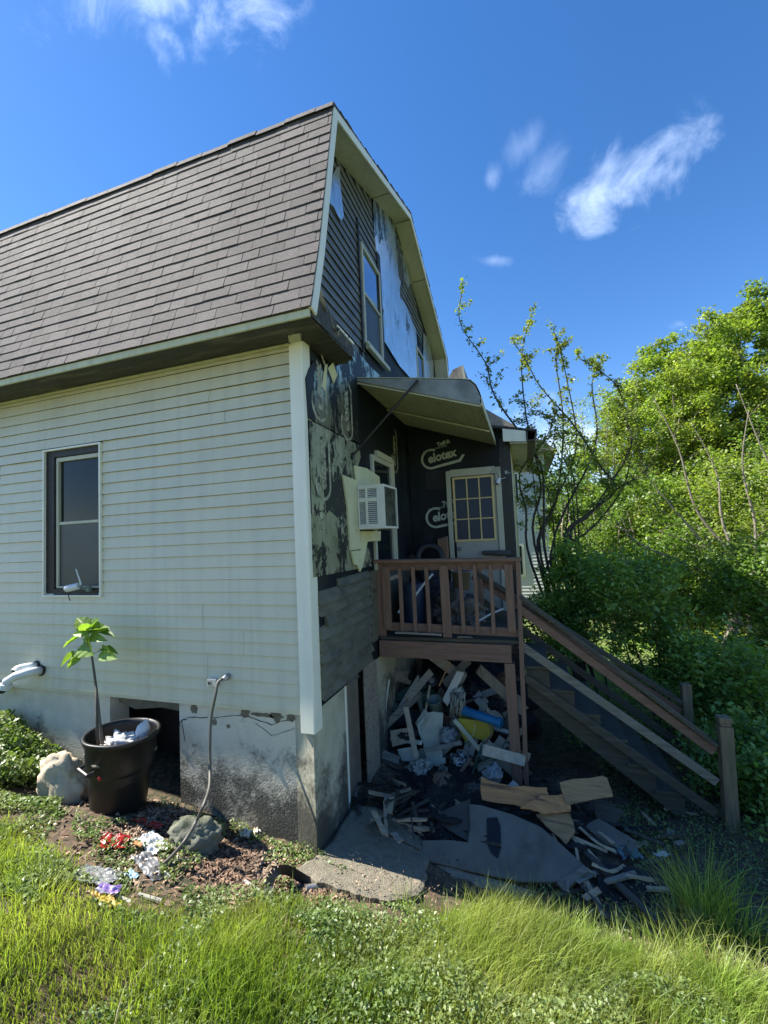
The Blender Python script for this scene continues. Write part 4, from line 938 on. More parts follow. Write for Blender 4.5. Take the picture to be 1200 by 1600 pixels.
s1 = Vector(at(152,1168,y=cy-.08)); obj('stem', MB().tube([s1, Vector(at(151,1120,y=cy-.07)), Vector(at(150,1070,y=cy-.045))], [.010,.009,.006], 8), M['bark'], SP, smooth=True)
def bigleaf(base, tip, wd, droop=.2, seed=0, nrm=(0,-.5,1)):
    mb = MB(); a = Vector(base); b = Vector(tip); d = b-a; L = d.length; ax2 = d.normalized(); n_ = Vector(nrm); n_ = (n_-ax2*n_.dot(ax2)).normalized(); s_ = ax2.cross(n_)
    def P(u, v):
        t = v*2-1; wv = wd*(math.sin(math.pi*min(u*1.0, 1)**.62)**.9) if 0 < u < 1 else .001
        return a+ax2*(L*u)+s_*(t*wv/2)+n_*(-droop*L*u*u+abs(t)*wv*.25+.05*wv*math.sin(u*24)*abs(t))
    return mb.sheet(P, 12, 8)
leaf_specs = [((137,990),(93,1004),.075,-.02,(0,-.4,1)),((139,985),(118,962),.09,0,(-.3,-.5,1)),((140,985),(152,964),.085,0,(0,-.6,1)),((143,985),(178,988),.07,0,(.2,-.3,1)),((138,990),(104,1000),.05,.0,(0,.2,1)),((141,990),(168,972),.06,-.05,(.2,-.2,1)),
  ((136,1002),(140,1024),.15,-.08,(-.1,-1,.15)),((128,1020),(101,1037),.07,-.05,(-.4,-.5,.6)),((118,1018),(92,1040),.045,-.1,(-.6,.2,.5)),((124,1024),(106,1044),.04,-.1,(.4,.5,.6)),((160,1016),(175,1029),.085,-.1,(.1,-1,.2)),((158,1014),(182,1016),.05,-.05,(.2,-.4,.9)),((137,988),(125,972),.06,-.1,(-.4,-.2,.9)),((140,990),(132,1012),.07,-.06,(-.5,-.9,.2)),((140,984),(128,966),.07,.03,(-.2,-.8,.7)),((142,984),(165,980),.075,-.03,(.1,-.8,.6)),((139,988),(112,990),.06,-.07,(0,-.9,.5)),((142,992),(160,1000),.06,-.08,(.3,-.9,.3)),((140,1010),(120,1012),.05,-.03,(-.3,-.8,.5))]
mb = MB()
for i, (a, b, wd, dy, nr_) in enumerate(leaf_specs):
    bl = bigleaf(at(a[0],a[1],y=cy), at(b[0],b[1],y=cy+dy), wd*1.45, .18, i, nr_); mb.add(bl.v, bl.f)
mb.sm = True; obj('leaves', mb, M['leaf_sap'], SP)
for q_ in ((128,1020,-.02),(160,1016,-.03)): obj('petiole', MB().tube([st[3], at(q_[0],q_[1],y=cy+q_[2])], .003, 6), M['leaf_mid'], SP)
# ------------------------------------------------------------------ rocks and litter by the wall
def ground_blob(name, px, py, r, label, cat, mt, amp=.25, fr=1.6, seed=0, rot=0., sub=4, lift=.3, crisp=0.):
    p = gat(px, py); return tag(obj(name, MB().blob((p[0], p[1], p[2]+r[2]*lift), r, amp, fr, seed, sub, None, rot, crisp), mt), label, cat)
ground_blob('rock', 98, 1248, (.18,.10,.23), 'big pale limestone rock leaning behind the trash can', 'rock', M['stone'], .35, 1.5, 4, .3, lift=.45, crisp=.25)
ground_blob('rock', 300, 1322, (.17,.10,.125), 'mossy grey rock under the hanging cable', 'rock', M['darkstone'], .35, 1.8, 7, .35, lift=.35, crisp=.45)
def wrap(name, px, py, L, wd, rot, mt, label, cat, h=.03, seed=0, lift=.012, fr=13, parent=None):
    """crumpled sheet lying on the ground"""
    p = gat(px, py); c, s_ = math.cos(rot), math.sin(rot)
    def P(u, v):
        a = (u-.5)*L*(1+.12*noise.noise(Vector((v*3+seed, 0, 1)))); b = (v-.5)*wd*(1+.15*noise.noise(Vector((u*3, seed, 2))))
        x = p[0]+a*c-b*s_; y = p[1]+a*s_+b*c
        z = gz(x, y)+lift+.7*h*(abs(noise.noise(Vector((a*fr+seed, b*fr*1.4, 0))))+.6*abs(noise.noise(Vector((a*fr*2.3, b*fr*3+seed, 4)))))
        return (x, y, z)
    return tag(obj(name, MB().sheet(P, 44, 34), mt, parent, smooth=True), label, cat)
rw = wrap('chip_bag', 178, 1322, .17, .15, .6, M['red'], 'red snack bag with pale lettering beside the trash can', 'snack bag', .05, 1, .02)
vs, fs = text_pts('Red', .05, .003); q = gat(176, 1312); mbt = MB().add([(q[0]-.05+v[0]*.9, q[1]-.02+v[1]*.5, gz(q[0], q[1])+.075+v[1]*.6) for v in vs], fs)
wrap('chip_bag', 232, 1290, .20, .08, .1, M['red'], 'crushed red wrapper in the shade behind the snack bag', 'wrapper', .03, 5)
wrap('paper_sheet', 240, 1322, .22, .15, -.2, M['whitepl'], 'crumpled white paper in the shade beside the mossy rock', 'paper', .05, 2)
wrap('wrapper', 235, 1358, .30, .12, -.35, M['silver'], 'black and silver wrapper folded in front of the white paper', 'wrapper', .04, 3)
wrap('plastic_film', 150, 1372, .24, .17, .3, M['filmgrey'], 'clear grey plastic film lying at the grass edge', 'plastic film', .03, 4, fr=22)
wrap('wrapper', 205, 1372, .08, .05, -.2, M['ltblue'], 'small light blue wrapper beside the clear plastic film', 'wrapper', .03, 6)
wrap('wrapper', 170, 1400, .11, .08, .6, M['purple'], 'purple and white wrapper in the grass', 'wrapper', .04, 7, .03)
wrap('wrapper', 165, 1412, .20, .06, -.2, M['yellow'], 'yellow wrapper torn open around the purple one', 'wrapper', .04, 8, .02)
wrap('snack_box', 392, 1312, .09, .16, -.3, M['tanbag'], 'tan and white food wrapper standing against the foundation', 'wrapper', .10, 9, .03)
wrap('wrapper', 215, 1330, .06, .05, .4, M['orangeply'], 'small orange scrap between the red bag and the paper', 'wrapper', .03, 10, .04)
def pipe_g(px0, py0, px1, py1, r, label, mt, name='pipe_stub', cat='pipe'):
    a = gat(px0, py0, r); b = gat(px1, py1, r); tag(obj(name, MB().tube([a, b], r, 10), mt, smooth=False), label, cat)
pipe_g(382,1377,412,1397,.012,'short pale pipe stub in the leaf litter beside the black strap', M['stick'])
pipe_g(165,1392,205,1410,.010,'thin pale stick beside the purple wrapper', M['stick'], 'stick', 'stick')
pipe_g(216,1398,252,1408,.012,'pale pipe stub in the leaf litter left of the dead leaves', M['stick'])
p = [gat(*q, l) for q, l in (((418,1412),.0),((420,1385),.06),((430,1362),.13),((450,1360),.10),((478,1376),.03),((500,1388),.01))]
mb = MB(); sp_ = smooth_path(p)
for a, b in zip(sp_, sp_[1:]): mb.bar(a, b, .055, .004, (.3,-1,.5))
tag(obj('strap', mb, M['black']), 'black plastic strip arched over the leaf litter', 'strip')
tag(obj('tin_can', MB().tube([gat(478,1388,.02), gat(500,1384,.02)], .018, 14), M['silver']), 'crushed silver can beside the black strip', 'can')
ground_blob('stone', 640, 1400, (.05,.03,.02), 'brown flat stone at the slab edge near the grass', 'stone', M['rubble'], .3, 2, 3)
ground_blob('stone', 250, 1396+175, (.035,.03,.02), 'small grey stone in the grass at the front', 'stone', M['stone'], .3, 2, 6) if False else None
ground_blob('stone', 600, 1432, (.03,.02,.02), 'pale chunk of rubble where slab meets grass', 'stone', M['stone'], .3, 2, 9)
# ------------------------------------------------------------------ debris under and before the deck
def A(px, py, y): return Vector(at(px, py, y=y))
def plank(name, p, q, wd, th, mt, label, cat='board', n=(0,-1,.3), jag=.01, seed=0, group=None):
    return tag(obj(name, MB().bar(p, q, wd, th, n, jag, seed, 4), mt, bevel=.002), label, cat, group)
def panel(name, pts, mt, label, cat, th=.012, off=None, bevel=.002):
    P = [Vector(p) for p in pts]
    nrm = Vector((0,0,0))
    for i in range(len(P)):
        a, b = P[i], P[(i+1) % len(P)]; nrm += Vector(((a.y-b.y)*(a.z+b.z), (a.z-b.z)*(a.x+b.x), (a.x-b.x)*(a.y+b.y)))
    nrm.normalize()
    return tag(obj(name, MB().slab(P, nrm*th), mt, bevel=bevel), label, cat)
def onplane(pts, p0, nrm):
    """pixels -> points on the plane through p0 with that normal"""
    out = []; nrm = np.array(nrm, float); p0 = np.array(p0, float)
    for px, py in pts:
        d = _f*FPX+_r2*(px-600)-_u2*(py-800); t = ((p0-CAM)@nrm)/(d@nrm); out.append(tuple(CAM+d*t))
    return out
def jagged(pts, n=4, amp=3., seed=0):
    r_ = random.Random(seed); out = []
    for i in range(len(pts)):
        a, b = pts[i], pts[(i+1) % len(pts)]
        for k in range(n): f = k/n; out.append((a[0]+(b[0]-a[0])*f+r_.uniform(-amp,amp), a[1]+(b[1]-a[1])*f+r_.uniform(-amp,amp)))
    return out
plank('board', A(597,1138,1.75), A(658,1082,2.1), .085, .03, M['greywood'], 'grey board leaning up to the left in the heap under the deck')
plank('lath', A(634,1104,1.65), A(657,1216,1.45), .055, .02, M['tanwood'], 'upright tan board standing in front of the heap under the deck', 'board')
panel('siding_scrap', onplane([(609,1142),(636,1137),(641,1160),(613,1167)], A(620,1150,1.7), (0,-1,.2)), M['tanwood'], 'small square of tan siding behind the upright tan board', 'siding scrap')
panel('board_scrap', onplane(jagged([(652,1132),(672,1112),(691,1114),(691,1168),(662,1170),(656,1150)], 3, 2.2, 3), A(672,1140,1.8), (0,-1,.3)), M['jagwhite'], 'jagged white board scrap in the middle of the heap', 'board scrap')
panel('board_scrap', onplane(jagged([(621,1172),(648,1166),(656,1180),(650,1212),(632,1200)], 3, 1.5, 4), A(640,1190,1.6), (0,-1,.6)), M['jagwhite'], 'dirty white scrap below the small square of tan siding', 'board scrap')
panel('board_scrap', onplane(jagged([(660,1168),(692,1170),(688,1200),(668,1192)], 3, 1.5, 5), A(675,1180,1.7), (0,-1,.5)), M['jagwhite'], 'lower white scrap under the short dark plank', 'board scrap')
plank('board', A(664,1173,1.6), A(721,1160,1.7), .045, .03, M['greywood'], 'short dark plank lying across the white scraps')
panel('rubble_chunk', onplane(jagged([(586,1186),(600,1172),(626,1182),(622,1200),(600,1196)], 2, 1.5, 7), A(605,1185,1.5), (0,-1,.6)), M['greywood'], 'grey broken chunk at the left foot of the heap', 'rubble', .03)
plank('trim_strip', A(594,1178,1.6), A(608,1062,1.8), .018, .012, M['whitemetal'], 'thin white strip standing against the basement planks', 'strip')
plank('gutter', A(610,1215,1.25), A(690,1248,1.1), .052, .035, M['whitemetal'], 'dented white gutter piece lying before the heap', 'gutter', (0,-.5,1))
WH = thing('wheel', tuple(A(675,1064,2.0)), 'small black wheel on top of the heap under the deck', 'wheel')
wc = A(675,1064,2.0); obj('tyre', MB().lathe([(.035,-.02),(.06,-.025),(.072,-.012),(.072,.012),(.06,.025),(.035,.02)], tuple(wc), 24, (.2,-.8,.6)), M['rubber'], WH, smooth=True)
obj('rim', MB().lathe([(.0,-.02),(.012,-.02),(.014,-.005),(.036,-.004),(.036,.01),(0,.012)], tuple(wc), 20, (.2,-.8,.6)), M['silver'], WH)
tag(obj('broom_handle', MB().tube([A(703,1034,2.0), A(686,1072,1.9)], .009, 8), M['orangestick']), 'orange wooden handle sticking up from the heap', 'handle')
mb = MB(); rr = random.Random(6)
mb.blob(A(716,1080,1.8), (.07,.05,.05), .3, 2, 5, 3)
for k in range(46):
    u = k/46; a = A(703+26*u, 1082, 1.76+rr.uniform(-.03,.03)); b = A(705+rr.uniform(-3,22), 1100+rr.uniform(4,24), 1.74+rr.uniform(-.04,.02)); m_ = (a+b)/2+Vector((rr.uniform(-.015,.015),-.02,0)); mb.tube([a, m_, b], [.007,.006,.004], 5)
tag(obj('mop_head', mb, M['moppy']), 'dirty white mop head hanging over the heap', 'mop')
RL = thing('plastic_roll', tuple(A(752,1118,1.7)), 'bright blue plastic tube lying on the yellow tub', 'tube')
a, b = A(724,1110,1.75), A(783,1130,1.6); obj('tube', MB().tube([a, a.lerp(b,.5), b], [.046,.046,.044], 18), M['blue'], RL, smooth=False)
for f in (.03, .95): d = (b-a).normalized(); c = a.lerp(b, f); obj('end_ring', MB().tube([c, c+d*.03], .053, 18), M['blue'], RL)
obj('end_opening', MB().tube([b+(b-a).normalized()*.002, b+(b-a).normalized()*.004], .038, 16), M['navy'], RL)
tb = onplane([(715,1122),(767,1128),(770,1150),(758,1160),(742,1153),(728,1160),(720,1148)], A(742,1140,1.72), (0,-1,.1)); panel('tub', tb, M['yellowpl'], 'cracked yellow plastic tub under the blue tube', 'tub', .12, bevel=.01)
tag(obj('wire_hook', MB().tube(smooth_path([A(742,1130,1.6), A(741,1142,1.59), A(736,1152,1.58), A(731,1158,1.58)]), .003, 6), M['stick']), 'bent pale wire in front of the yellow tub', 'wire')
# curved stack of thin strips
mb = MB(); rr = random.Random(9)
for k in range(16):
    f = k/15; pts = [A(801-4*f, 1132+28*f, 1.62), A(793-12*f, 1158+18*f, 1.60), A(776-16*f, 1182+10*f, 1.57), A(752-4*f+rr.uniform(-3,3), 1196+6*f, 1.54)]
    q = smooth_path(pts)
    for a, b in zip(q, q[1:]): mb.bar(a, b, .016, .09, (0,-1,0))
tag(obj('strip_bundle', mb, wood('pale_strips', (.30,.31,.24), (.05,.05,.04), axis=0, c2=(.5,.6))), 'curved bundle of pale strips beside the right deck post', 'strip bundle')
tag(obj('film_bundle', MB().blob(A(718,1190,1.65), (.10,.07,.075), .45, 2.2, 12, 4, crisp=.3), M['speckle']), 'black and white speckled bundle at the foot of the heap', 'bundle')
tag(obj('bucket', MB().lathe([(.0,0),(.07,0),(.085,.16),(.09,.165),(.088,.17),(.08,.168),(.065,.01),(0,.01)], tuple(A(683,1112,1.95)-Vector((0,0,.0))), 24, (-.1,-.35,1)), M['greengrey'], smooth=True), 'grey green bucket tipped behind the jagged white scrap', 'bucket')
plank('lath', A(664,1118,1.9), A(672,1070,1.95), .025, .012, M['tanwood'], 'narrow lath standing left of the grey green bucket', 'lath')
panel('tarp', onplane(jagged([(607,1092),(640,1072),(668,1068),(662,1086),(640,1096)], 3, 2, 8), A(636,1080,2.2), (0,-1,.6)), M['green'], 'dark green tarp at the back left of the heap', 'tarp')
panel('tarp', onplane(jagged([(600,1130),(640,1105),(660,1112),(650,1135),(605,1140)], 3, 3, 11), A(630,1120,2.0), (0,-1,.4)), M['darkcloth'], 'black cloth under the leaning grey board', 'cloth')
tag(obj('rod', MB().tube([A(738,1212,1.45), A(747,1180,1.5), A(756,1158,1.6)], .009, 8), M['green']), 'dark green rod leaning before the curved strip bundle', 'rod')
tag(obj('rod', MB().tube([A(706,1226,1.4), A(736,1184,1.55)], .018, 8), M['cardboard']), 'brown rotten stick at the front of the heap', 'stick')
tag(obj('rod', MB().tube([A(757,1162,1.6), A(768,1148,1.6), A(764,1130,1.62)], .010, 8), M['cardboard']), 'brown pipe bent down beside the yellow tub', 'pipe')
TK = thing('gas_tank', tuple(A(555,1288,.85)), 'blue gas tank with white label behind the corner pier', 'gas tank')
c = A(553,1288,.80); obj('tank', MB().lathe([(0,-.01),(.05,0),(.075,.03),(.08,.08),(.075,.13),(.05,.165),(.02,.175),(.02,.2),(0,.2)], tuple(c+Vector((0,0,-.08))), 24, (0,.2,1)), M['deepblue'], TK, smooth=True)
obj('label', MB().lathe([(0,0),(.032,0)], tuple(c+Vector((-.012,-.083,-.035))), 20, (0,-1,.1)), M['whitepl'], TK); obj('label_mark', MB().bar(c+Vector((-.025,-.085,-.04)), c+Vector((.005,-.085,-.025)), .012, .003), M['green'], TK)
panel('box', onplane([(597,1260),(620,1244),(642,1262),(645,1292),(612,1296)], A(620,1270,1.1), (.2,-1,.4)), M['cardboard'], 'brown cardboard box in the dark beside the basement door', 'box', .1, bevel=.003)
plank('board', A(602,1327,.72), A(660,1313,.82), .05, .025, M['greywood'], 'grey board end in the shade behind the big grey panel', n=(0,-.5,1))
# the big grey door panel and its neighbours
pl0 = Vector(gat(770,1360,.07)); nr_ = (.05,-.42,1)
gp_ = onplane([(659,1313),(700,1312),(731,1316),(734,1290),(733,1256),(752,1258),(800,1272),(845,1292),(880,1322),(913,1352),(893,1374),(860,1378),(812,1377),(740,1362),(664,1344)], pl0, nr_)
DP = thing('door_panel', tuple(pl0), 'large flat grey panel with a black slot lying before the deck', 'panel')
obj('panel', MB().slab([Vector(p) for p in gp_], Vector((.01,.01,-.02))), M['slate'], DP, .003)
obj('slot', MB().slab([Vector(p)+Vector((0,-.004,.006)) for p in onplane([(761,1279),(777,1278),(782,1292),(783,1325),(778,1342),(768,1334),(761,1318)], pl0, nr_)], (0,0,.002)), M['black'], DP)
obj('broken_edge', MB().slab([Vector(p)+Vector((0,0,-.03)) for p in onplane(jagged([(659,1338),(740,1360),(800,1378),(838,1384),(800,1392),(730,1372),(662,1352)], 3, 2, 3), pl0, nr_)], (0,0,-.012)), M['greywood'], DP)
panel('panel_corner', onplane([(672,1276),(734,1248),(733,1316),(700,1296)], Vector(onplane([(715,1290)], pl0, nr_)[0])+Vector((0,.04,-.05)), (-.2,-.6,1)), M['slate_dk'], 'dark triangular panel piece tucked under the big grey panel', 'panel')
panel('board_scrap', onplane([(870,1378),(912,1352),(920,1360),(882,1392)], pl0+Vector((0,0,-.02)), (0,-.45,1)), M['oldwood'], 'splintered board end at the right tip of the grey panel', 'board', .03)
panel('board_scrap', onplane([(725,1362),(800,1380),(840,1400),(800,1402),(740,1372)], pl0+Vector((0,0,-.035)), (.05,-.42,1)), M['greywood'], 'thin pale sheet under the front edge of the grey panel', 'sheet', .012)
oply = [([(751,1213),(766,1221),(800,1228),(854,1229),(858,1248),(830,1262),(790,1256),(752,1250)], (0,-.8,.8), .95, 'orange broken plywood on top of the pile before the post'),
        ([(836,1266),(812,1262),(846,1243),(886,1240),(893,1268),(850,1272)], (.2,-.7,1), .88, 'orange plywood piece with torn grain right of the larger orange one'),
        ([(873,1221),(942,1212),(949,1216),(958,1245),(885,1257)], (.1,-.8,.9), 1.05, 'square brown plywood offcut leaning on the stair foot'),
        ([(838,1272),(892,1270),(898,1300),(884,1318),(852,1290)], (.1,-.5,1), .8, 'brown plywood below the orange pieces')]
for i, (pts, nn, yy, lb) in enumerate(oply):
    c = np.mean(pts, axis=0); panel('plywood', onplane(jagged(pts, 3, 1.3, i), A(c[0], c[1], yy), nn), M['orangeply'] if i in (0,1) else M['brownply'], lb, 'plywood', .016)
rr = random.Random(12)
for i, (a, b, c) in enumerate([((852,1290),(900,1310),(940,1352)),((868,1294),(905,1312),(948,1330)),((862,1300),(880,1330),(930,1368)),((893,1288),(896,1310),(925,1336)),((850,1292),(872,1290),(905,1330)),((900,1325),(905,1350),(915,1385)),((925,1350),(955,1362),(975,1352)),((905,1292),(935,1318),(962,1330))]):
    p = smooth_path([Vector(gat(*a, .12)), Vector(gat(*b, .10)), Vector(gat(*c, .05))], 3); mb = MB()
    for u, v in zip(p, p[1:]): mb.bar(u, v+(v-u)*.08, .016+.012*rr.random(), .005, (0,-.5,1))
    tag(obj('splinter', mb, M['splinter']), ['splinter strip running from brown plywood to the burnt sheet','upper splinter strip bending right of the grey panel','splinter strip curling down along the panel edge','short steep splinter strip below the brown plywood','splinter strip nearest the grey panel','lowest splinter strip pointing at the grass','splinter strip ending beside the blue green plastic','splinter strip crossing over the others toward the right'][i], 'wood splinter', 'wood splinters beside the grey panel')
plank('board', gat(912,1330,.06), gat(1028,1442,.03), .05, .03, M['slate_dk'], 'long dark board running down to the tall grass', n=(0,0,1))
plank('board', gat(870,1262,.16), gat(882,1310,.12), .035, .02, M['greywood'], 'short upright grey lath right of the brown plywood', n=(0,-1,.3))
panel('siding_sheet', onplane([(912,1290),(935,1278),(1005,1320),(985,1332),(948,1318)], gat(955,1305,.08), (0,-.25,1)), M['slate'], 'grey green sheet lying below the stair foot', 'sheet')
panel('siding_sheet', onplane([(928,1246),(948,1252),(975,1268),(960,1290),(930,1275)], gat(950,1270,.14), (0,-.4,1)), M['darkwood'], 'dark wooden sheet between plywood offcut and stairs', 'sheet')
panel('siding_sheet', onplane([(925,1345),(1010,1360),(1048,1420),(1035,1450),(990,1430),(940,1400)], gat(985,1400,.02), (0,-.25,1)), M['blackwood'], 'burnt black sheet flat on the ground before the tall grass', 'sheet')
plank('board_scrap', gat(1010,1388,.06), gat(1046,1391,.05), .03, .02, M['tanwood'], 'small pale block of wood at the edge of the tall grass', 'wood block', n=(0,0,1))
wrap('plastic_film', 985, 1345, .16, .10, .3, M['teal'], 'crumpled blue green plastic right of the splinters', 'plastic film', .08, 21, .04)
wrap('plastic_film', 1036, 1342, .05, .16, -.9, M['whitemetal'], 'narrow white film strip on the dark slope', 'plastic film', .03, 22, .03)
wrap('plastic_film', 915, 1290, .12, .06, .1, M['filmgrey'], 'grey film shred beside the upright lath', 'plastic film', .05, 23, .05)
LM = [('mop head',716,1095),('blue tube',752,1118),('yellow tub',742,1145),('jagged white scrap',672,1140),('small square of tan siding',624,1152),('curved strip bundle',785,1170),('speckled bundle',718,1190),('white gutter piece',652,1232),('black wheel',675,1062),('right deck post',812,1150),('basement planks',580,1150),('gas tank',553,1288),('cardboard box',620,1272),('orange plywood',800,1238),('brown plywood offcut',915,1235),('big grey panel',780,1330),('wood splinters',905,1320),('grey green sheet',955,1305),('blue green plastic',985,1345),('tall grass clump',1080,1420),('pale wood block',1030,1390)]
USED = set()
def where(px, py, mt, L, wd):
    colr = {'dark_panel':'dark grey','grey_plank':'grey','dark_wet_wood':'greenish black','char_and_shade_black':'charred','brown_box':'brown','splintered_wood':'straw coloured','tan_lath':'tan','dirty_white_board':'dirty white','grey_green_tub':'grey green','white_painted_metal':'white'}[mt.name]
    size = 'tiny' if L < .09 else 'short' if L < .15 else 'medium' if L < .22 else 'long'; shp = 'thin' if wd < .05 else 'wide'
    lm = sorted(LM, key=lambda q: math.hypot(q[1]-px, q[2]-py))
    for (nm, lx, ly) in lm[:14]:
        dx, dy = px-lx, py-ly; rel = ('right of' if dx > 0 else 'left of') if abs(dx) > abs(dy) else ('below' if dy > 0 else 'above')
        lb = f'{size} {shp} {colr} scrap {rel} the {nm}'
        if lb not in USED: break
    USED.add(lb); return lb
# filler scraps deep in the heap
rr = random.Random(77)
for k in range(112):
    px = rr.uniform(592, 805); py = rr.uniform(1050, 1245); dpt = (py-1060)/180; y_ = 2.55-1.25*dpt+rr.uniform(-.05,.3)
    c = A(px, py, y_); L = rr.uniform(.12,.46); th = rr.uniform(-1.3,1.3); d = Vector((math.cos(th), rr.uniform(-.3,.3), math.sin(th)*.8)).normalized()*L/2
    wd = rr.uniform(.03,.11); mt_ = rr.choice([M['slate_dk'], M['greywood'], M['darkwood'], M['greywood'], M['cardboard'], M['splinter'], M['tanwood'], M['jagwhite'], M['greengrey'], M['whitemetal']])
    plank('scrap', c-d, c+d, wd, rr.uniform(.008,.03), mt_, where(px, py, mt_, L, wd), 'scrap', (rr.uniform(-.5,.5),-1,rr.uniform(0,1)), .02, k, 'dark scraps in the heap under the deck')
for k in range(145):
    px = rr.uniform(552, 1070) if k < 100 else rr.uniform(580, 790); py = rr.uniform(1255, 1400) if px > 800 else rr.uniform(1215, 1320) if k < 100 else rr.uniform(1222, 1285)
    p = Vector(gat(px, py, .02+(.14 if px < 800 else .08)*rr.random())); th = rr.uniform(0, math.pi); L = rr.uniform(.08,.42); d = Vector((math.cos(th), math.sin(th), rr.uniform(-.15,.15)))*L/2
    wd = rr.uniform(.015,.05); mt_ = rr.choice([M['slate_dk'], M['greywood'], M['darkwood'], M['splinter'], M['blackwood']])
    plank('scrap', p-d, p+d, wd, rr.uniform(.006,.02), mt_, where(px, py, mt_, L, wd), 'scrap', (0,0,1), .01, k+100, 'loose scraps around the fallen panels')
for k in range(34):
    px = rr.uniform(598, 800); py = rr.uniform(1040, 1200); c = A(px, py, rr.uniform(1.75, 2.5)-.8*max(0, (py-1130)/120)); L = rr.uniform(.18,.5); th = rr.uniform(-1.4,1.4); d = Vector((math.cos(th), rr.uniform(-.3,.3), math.sin(th)*.8)).normalized()*L/2
    if (c-d).z > .0 or (c+d).z > .0: c.z = -.05-abs(d.z)
    wd = rr.uniform(.04,.13); mt_ = rr.choice([M['tanwood'], M['jagwhite'], M['greywood'], M['whitemetal'], M['greengrey']])
    plank('scrap', c-d, c+d, wd, rr.uniform(.008,.025), mt_, where(px, py, mt_, L, wd), 'scrap', (rr.uniform(-.6,.6),-1,rr.uniform(0,1)), .02, k+300, 'dark scraps in the heap under the deck')
BG = [(612,1105,'greengrey','grey green crumpled bag'),(640,1145,'darkcloth','black crumpled bag'),(700,1150,'filmgrey','grey film bag'),(735,1075,'darkcloth','dark cloth bundle'),(775,1100,'darkcloth','black cloth bundle'),(655,1200,'moppy','dirty white rag'),(608,1215,'green','dark green plastic bag'),(770,1210,'filmgrey','wrinkled grey film bag'),(690,1220,'cardboard','brown torn bag'),(740,1235,'slate_dk','dark grey torn bag'),(575,1255,'navy','navy plastic bag'),(640,1290,'darkcloth','sooty cloth bag'),(700,1262,'slate_dk','dark rubber bag'),(605,1235,'teal','blue green plastic bag'),(665,1090,'green','small green sack'),(790,1060,'cardboard','brown paper sack'),(560,1235,'darkcloth','wet black sack')]
for k, (px, py, mt_, nm) in enumerate(BG):
    dpt = (py-1060)/180; y_ = max(.8, 2.35-1.2*dpt); c = A(px, py, y_); lm = sorted([q for q in LM], key=lambda q: math.hypot(q[1]-px, q[2]-py))[0]
    rel = ('right of' if px > lm[1] else 'left of') if abs(px-lm[1]) > abs(py-lm[2]) else ('below' if py > lm[2] else 'above')
    tag(obj('rubbish_bag', MB().blob(c, (rr.uniform(.07,.12), .08, rr.uniform(.05,.08)), .5, 2.2, 60+k, 4, rot=rr.uniform(0,2), crisp=.35), M[mt_]), f'{nm} in the heap, {rel} the {lm[0]}', 'bag')
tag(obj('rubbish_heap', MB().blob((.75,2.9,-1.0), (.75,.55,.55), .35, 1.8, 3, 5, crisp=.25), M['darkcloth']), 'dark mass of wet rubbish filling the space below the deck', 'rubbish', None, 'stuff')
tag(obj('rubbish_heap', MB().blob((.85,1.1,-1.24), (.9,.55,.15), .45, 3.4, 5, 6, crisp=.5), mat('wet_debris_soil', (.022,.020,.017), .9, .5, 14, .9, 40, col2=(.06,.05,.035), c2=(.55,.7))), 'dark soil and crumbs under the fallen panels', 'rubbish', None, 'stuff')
panel('plywood', [(.75,3.05,-1.2),(1.42,3.05,-1.2),(1.42,3.12,.02),(.75,3.12,.02)], M['brownply'] if False else wood('dull_brown_board', (.09,.06,.045), (.05,.035,.03), axis=0), 'brown board standing at the back under the deck', 'board')
# things on the deck
dz = .23
tag(obj('tyre', MB().lathe([(.12,-.05),(.18,-.06),(.21,-.03),(.21,.03),(.18,.06),(.12,.05),(.12,-.05)], (.32,2.85,1.0), 32, (.2,-1,.2)), M['rubber'], smooth=True), 'black tyre leaning on top of the deck rubbish', 'tyre')
tag(obj('cloth_heap', MB().blob((.42,2.35,.42), (.33,.35,.42), .4, 2, 6, 5, crisp=.3), M['darkcloth']), 'dark heap of cloth on the deck behind the balusters', 'cloth heap')
tag(obj('cloth_heap', MB().blob((.80,2.0,.36), (.25,.2,.26), .4, 2.5, 8, 5, crisp=.35), M['slate_dk']), 'grey tarp bundle on the deck beside the middle stile', 'tarp')
tag(obj('drum', MB().lathe([(0,0),(.12,0),(.125,.02),(.12,.2),(.125,.22),(.12,.5),(.11,.52),(0,.52)], (.30,1.95,dz), 28), M['navy'], smooth=True), 'navy drum on the deck behind the left balusters', 'drum')
tag(obj('bucket', MB().lathe([(0,0),(.09,0),(.11,.2),(.115,.2),(.115,.215),(.1,.215),(.08,.02),(0,.02)], (.86,2.05,.66), 24), M['slate'], smooth=True), 'grey bucket on top of the tarp bundle', 'bucket')
for (p, q, lb, r_) in ((A(646,934,1.75),A(676,897,1.9),'white bent pipe leaning on the dark cloth heap',.013),(A(699,962,1.8),A(718,938,1.9),'thin white stick beside the middle stile',.008),(A(748,970,1.7),A(787,951,1.75),'pale stick lying low behind the right balusters',.010),(A(622,958,1.7),A(630,948,1.75),'short white tube end behind the second baluster',.012)):
    tag(obj('stick', MB().tube([p, p.lerp(q,.5)+Vector((0,0,.01)), q], r_, 8), M['whitepl']), lb, 'stick')
plank('board', A(599,908,1.8), A(622,900,1.9), .045, .02, M['tanwood'], 'pale board end behind the left baluster')
plank('board', A(640,870,2.7), A(690,905,2.3), .10, .03, M['darkwood'], 'dark plank leaning over the deck rubbish', n=(0,-1,.5))
panel('box', onplane([(684,842),(698,838),(700,872),(684,872)], A(692,856,2.9), (0,-1,0)), M['cardboard'], 'scorched box beside the porch door frame', 'box', .1)
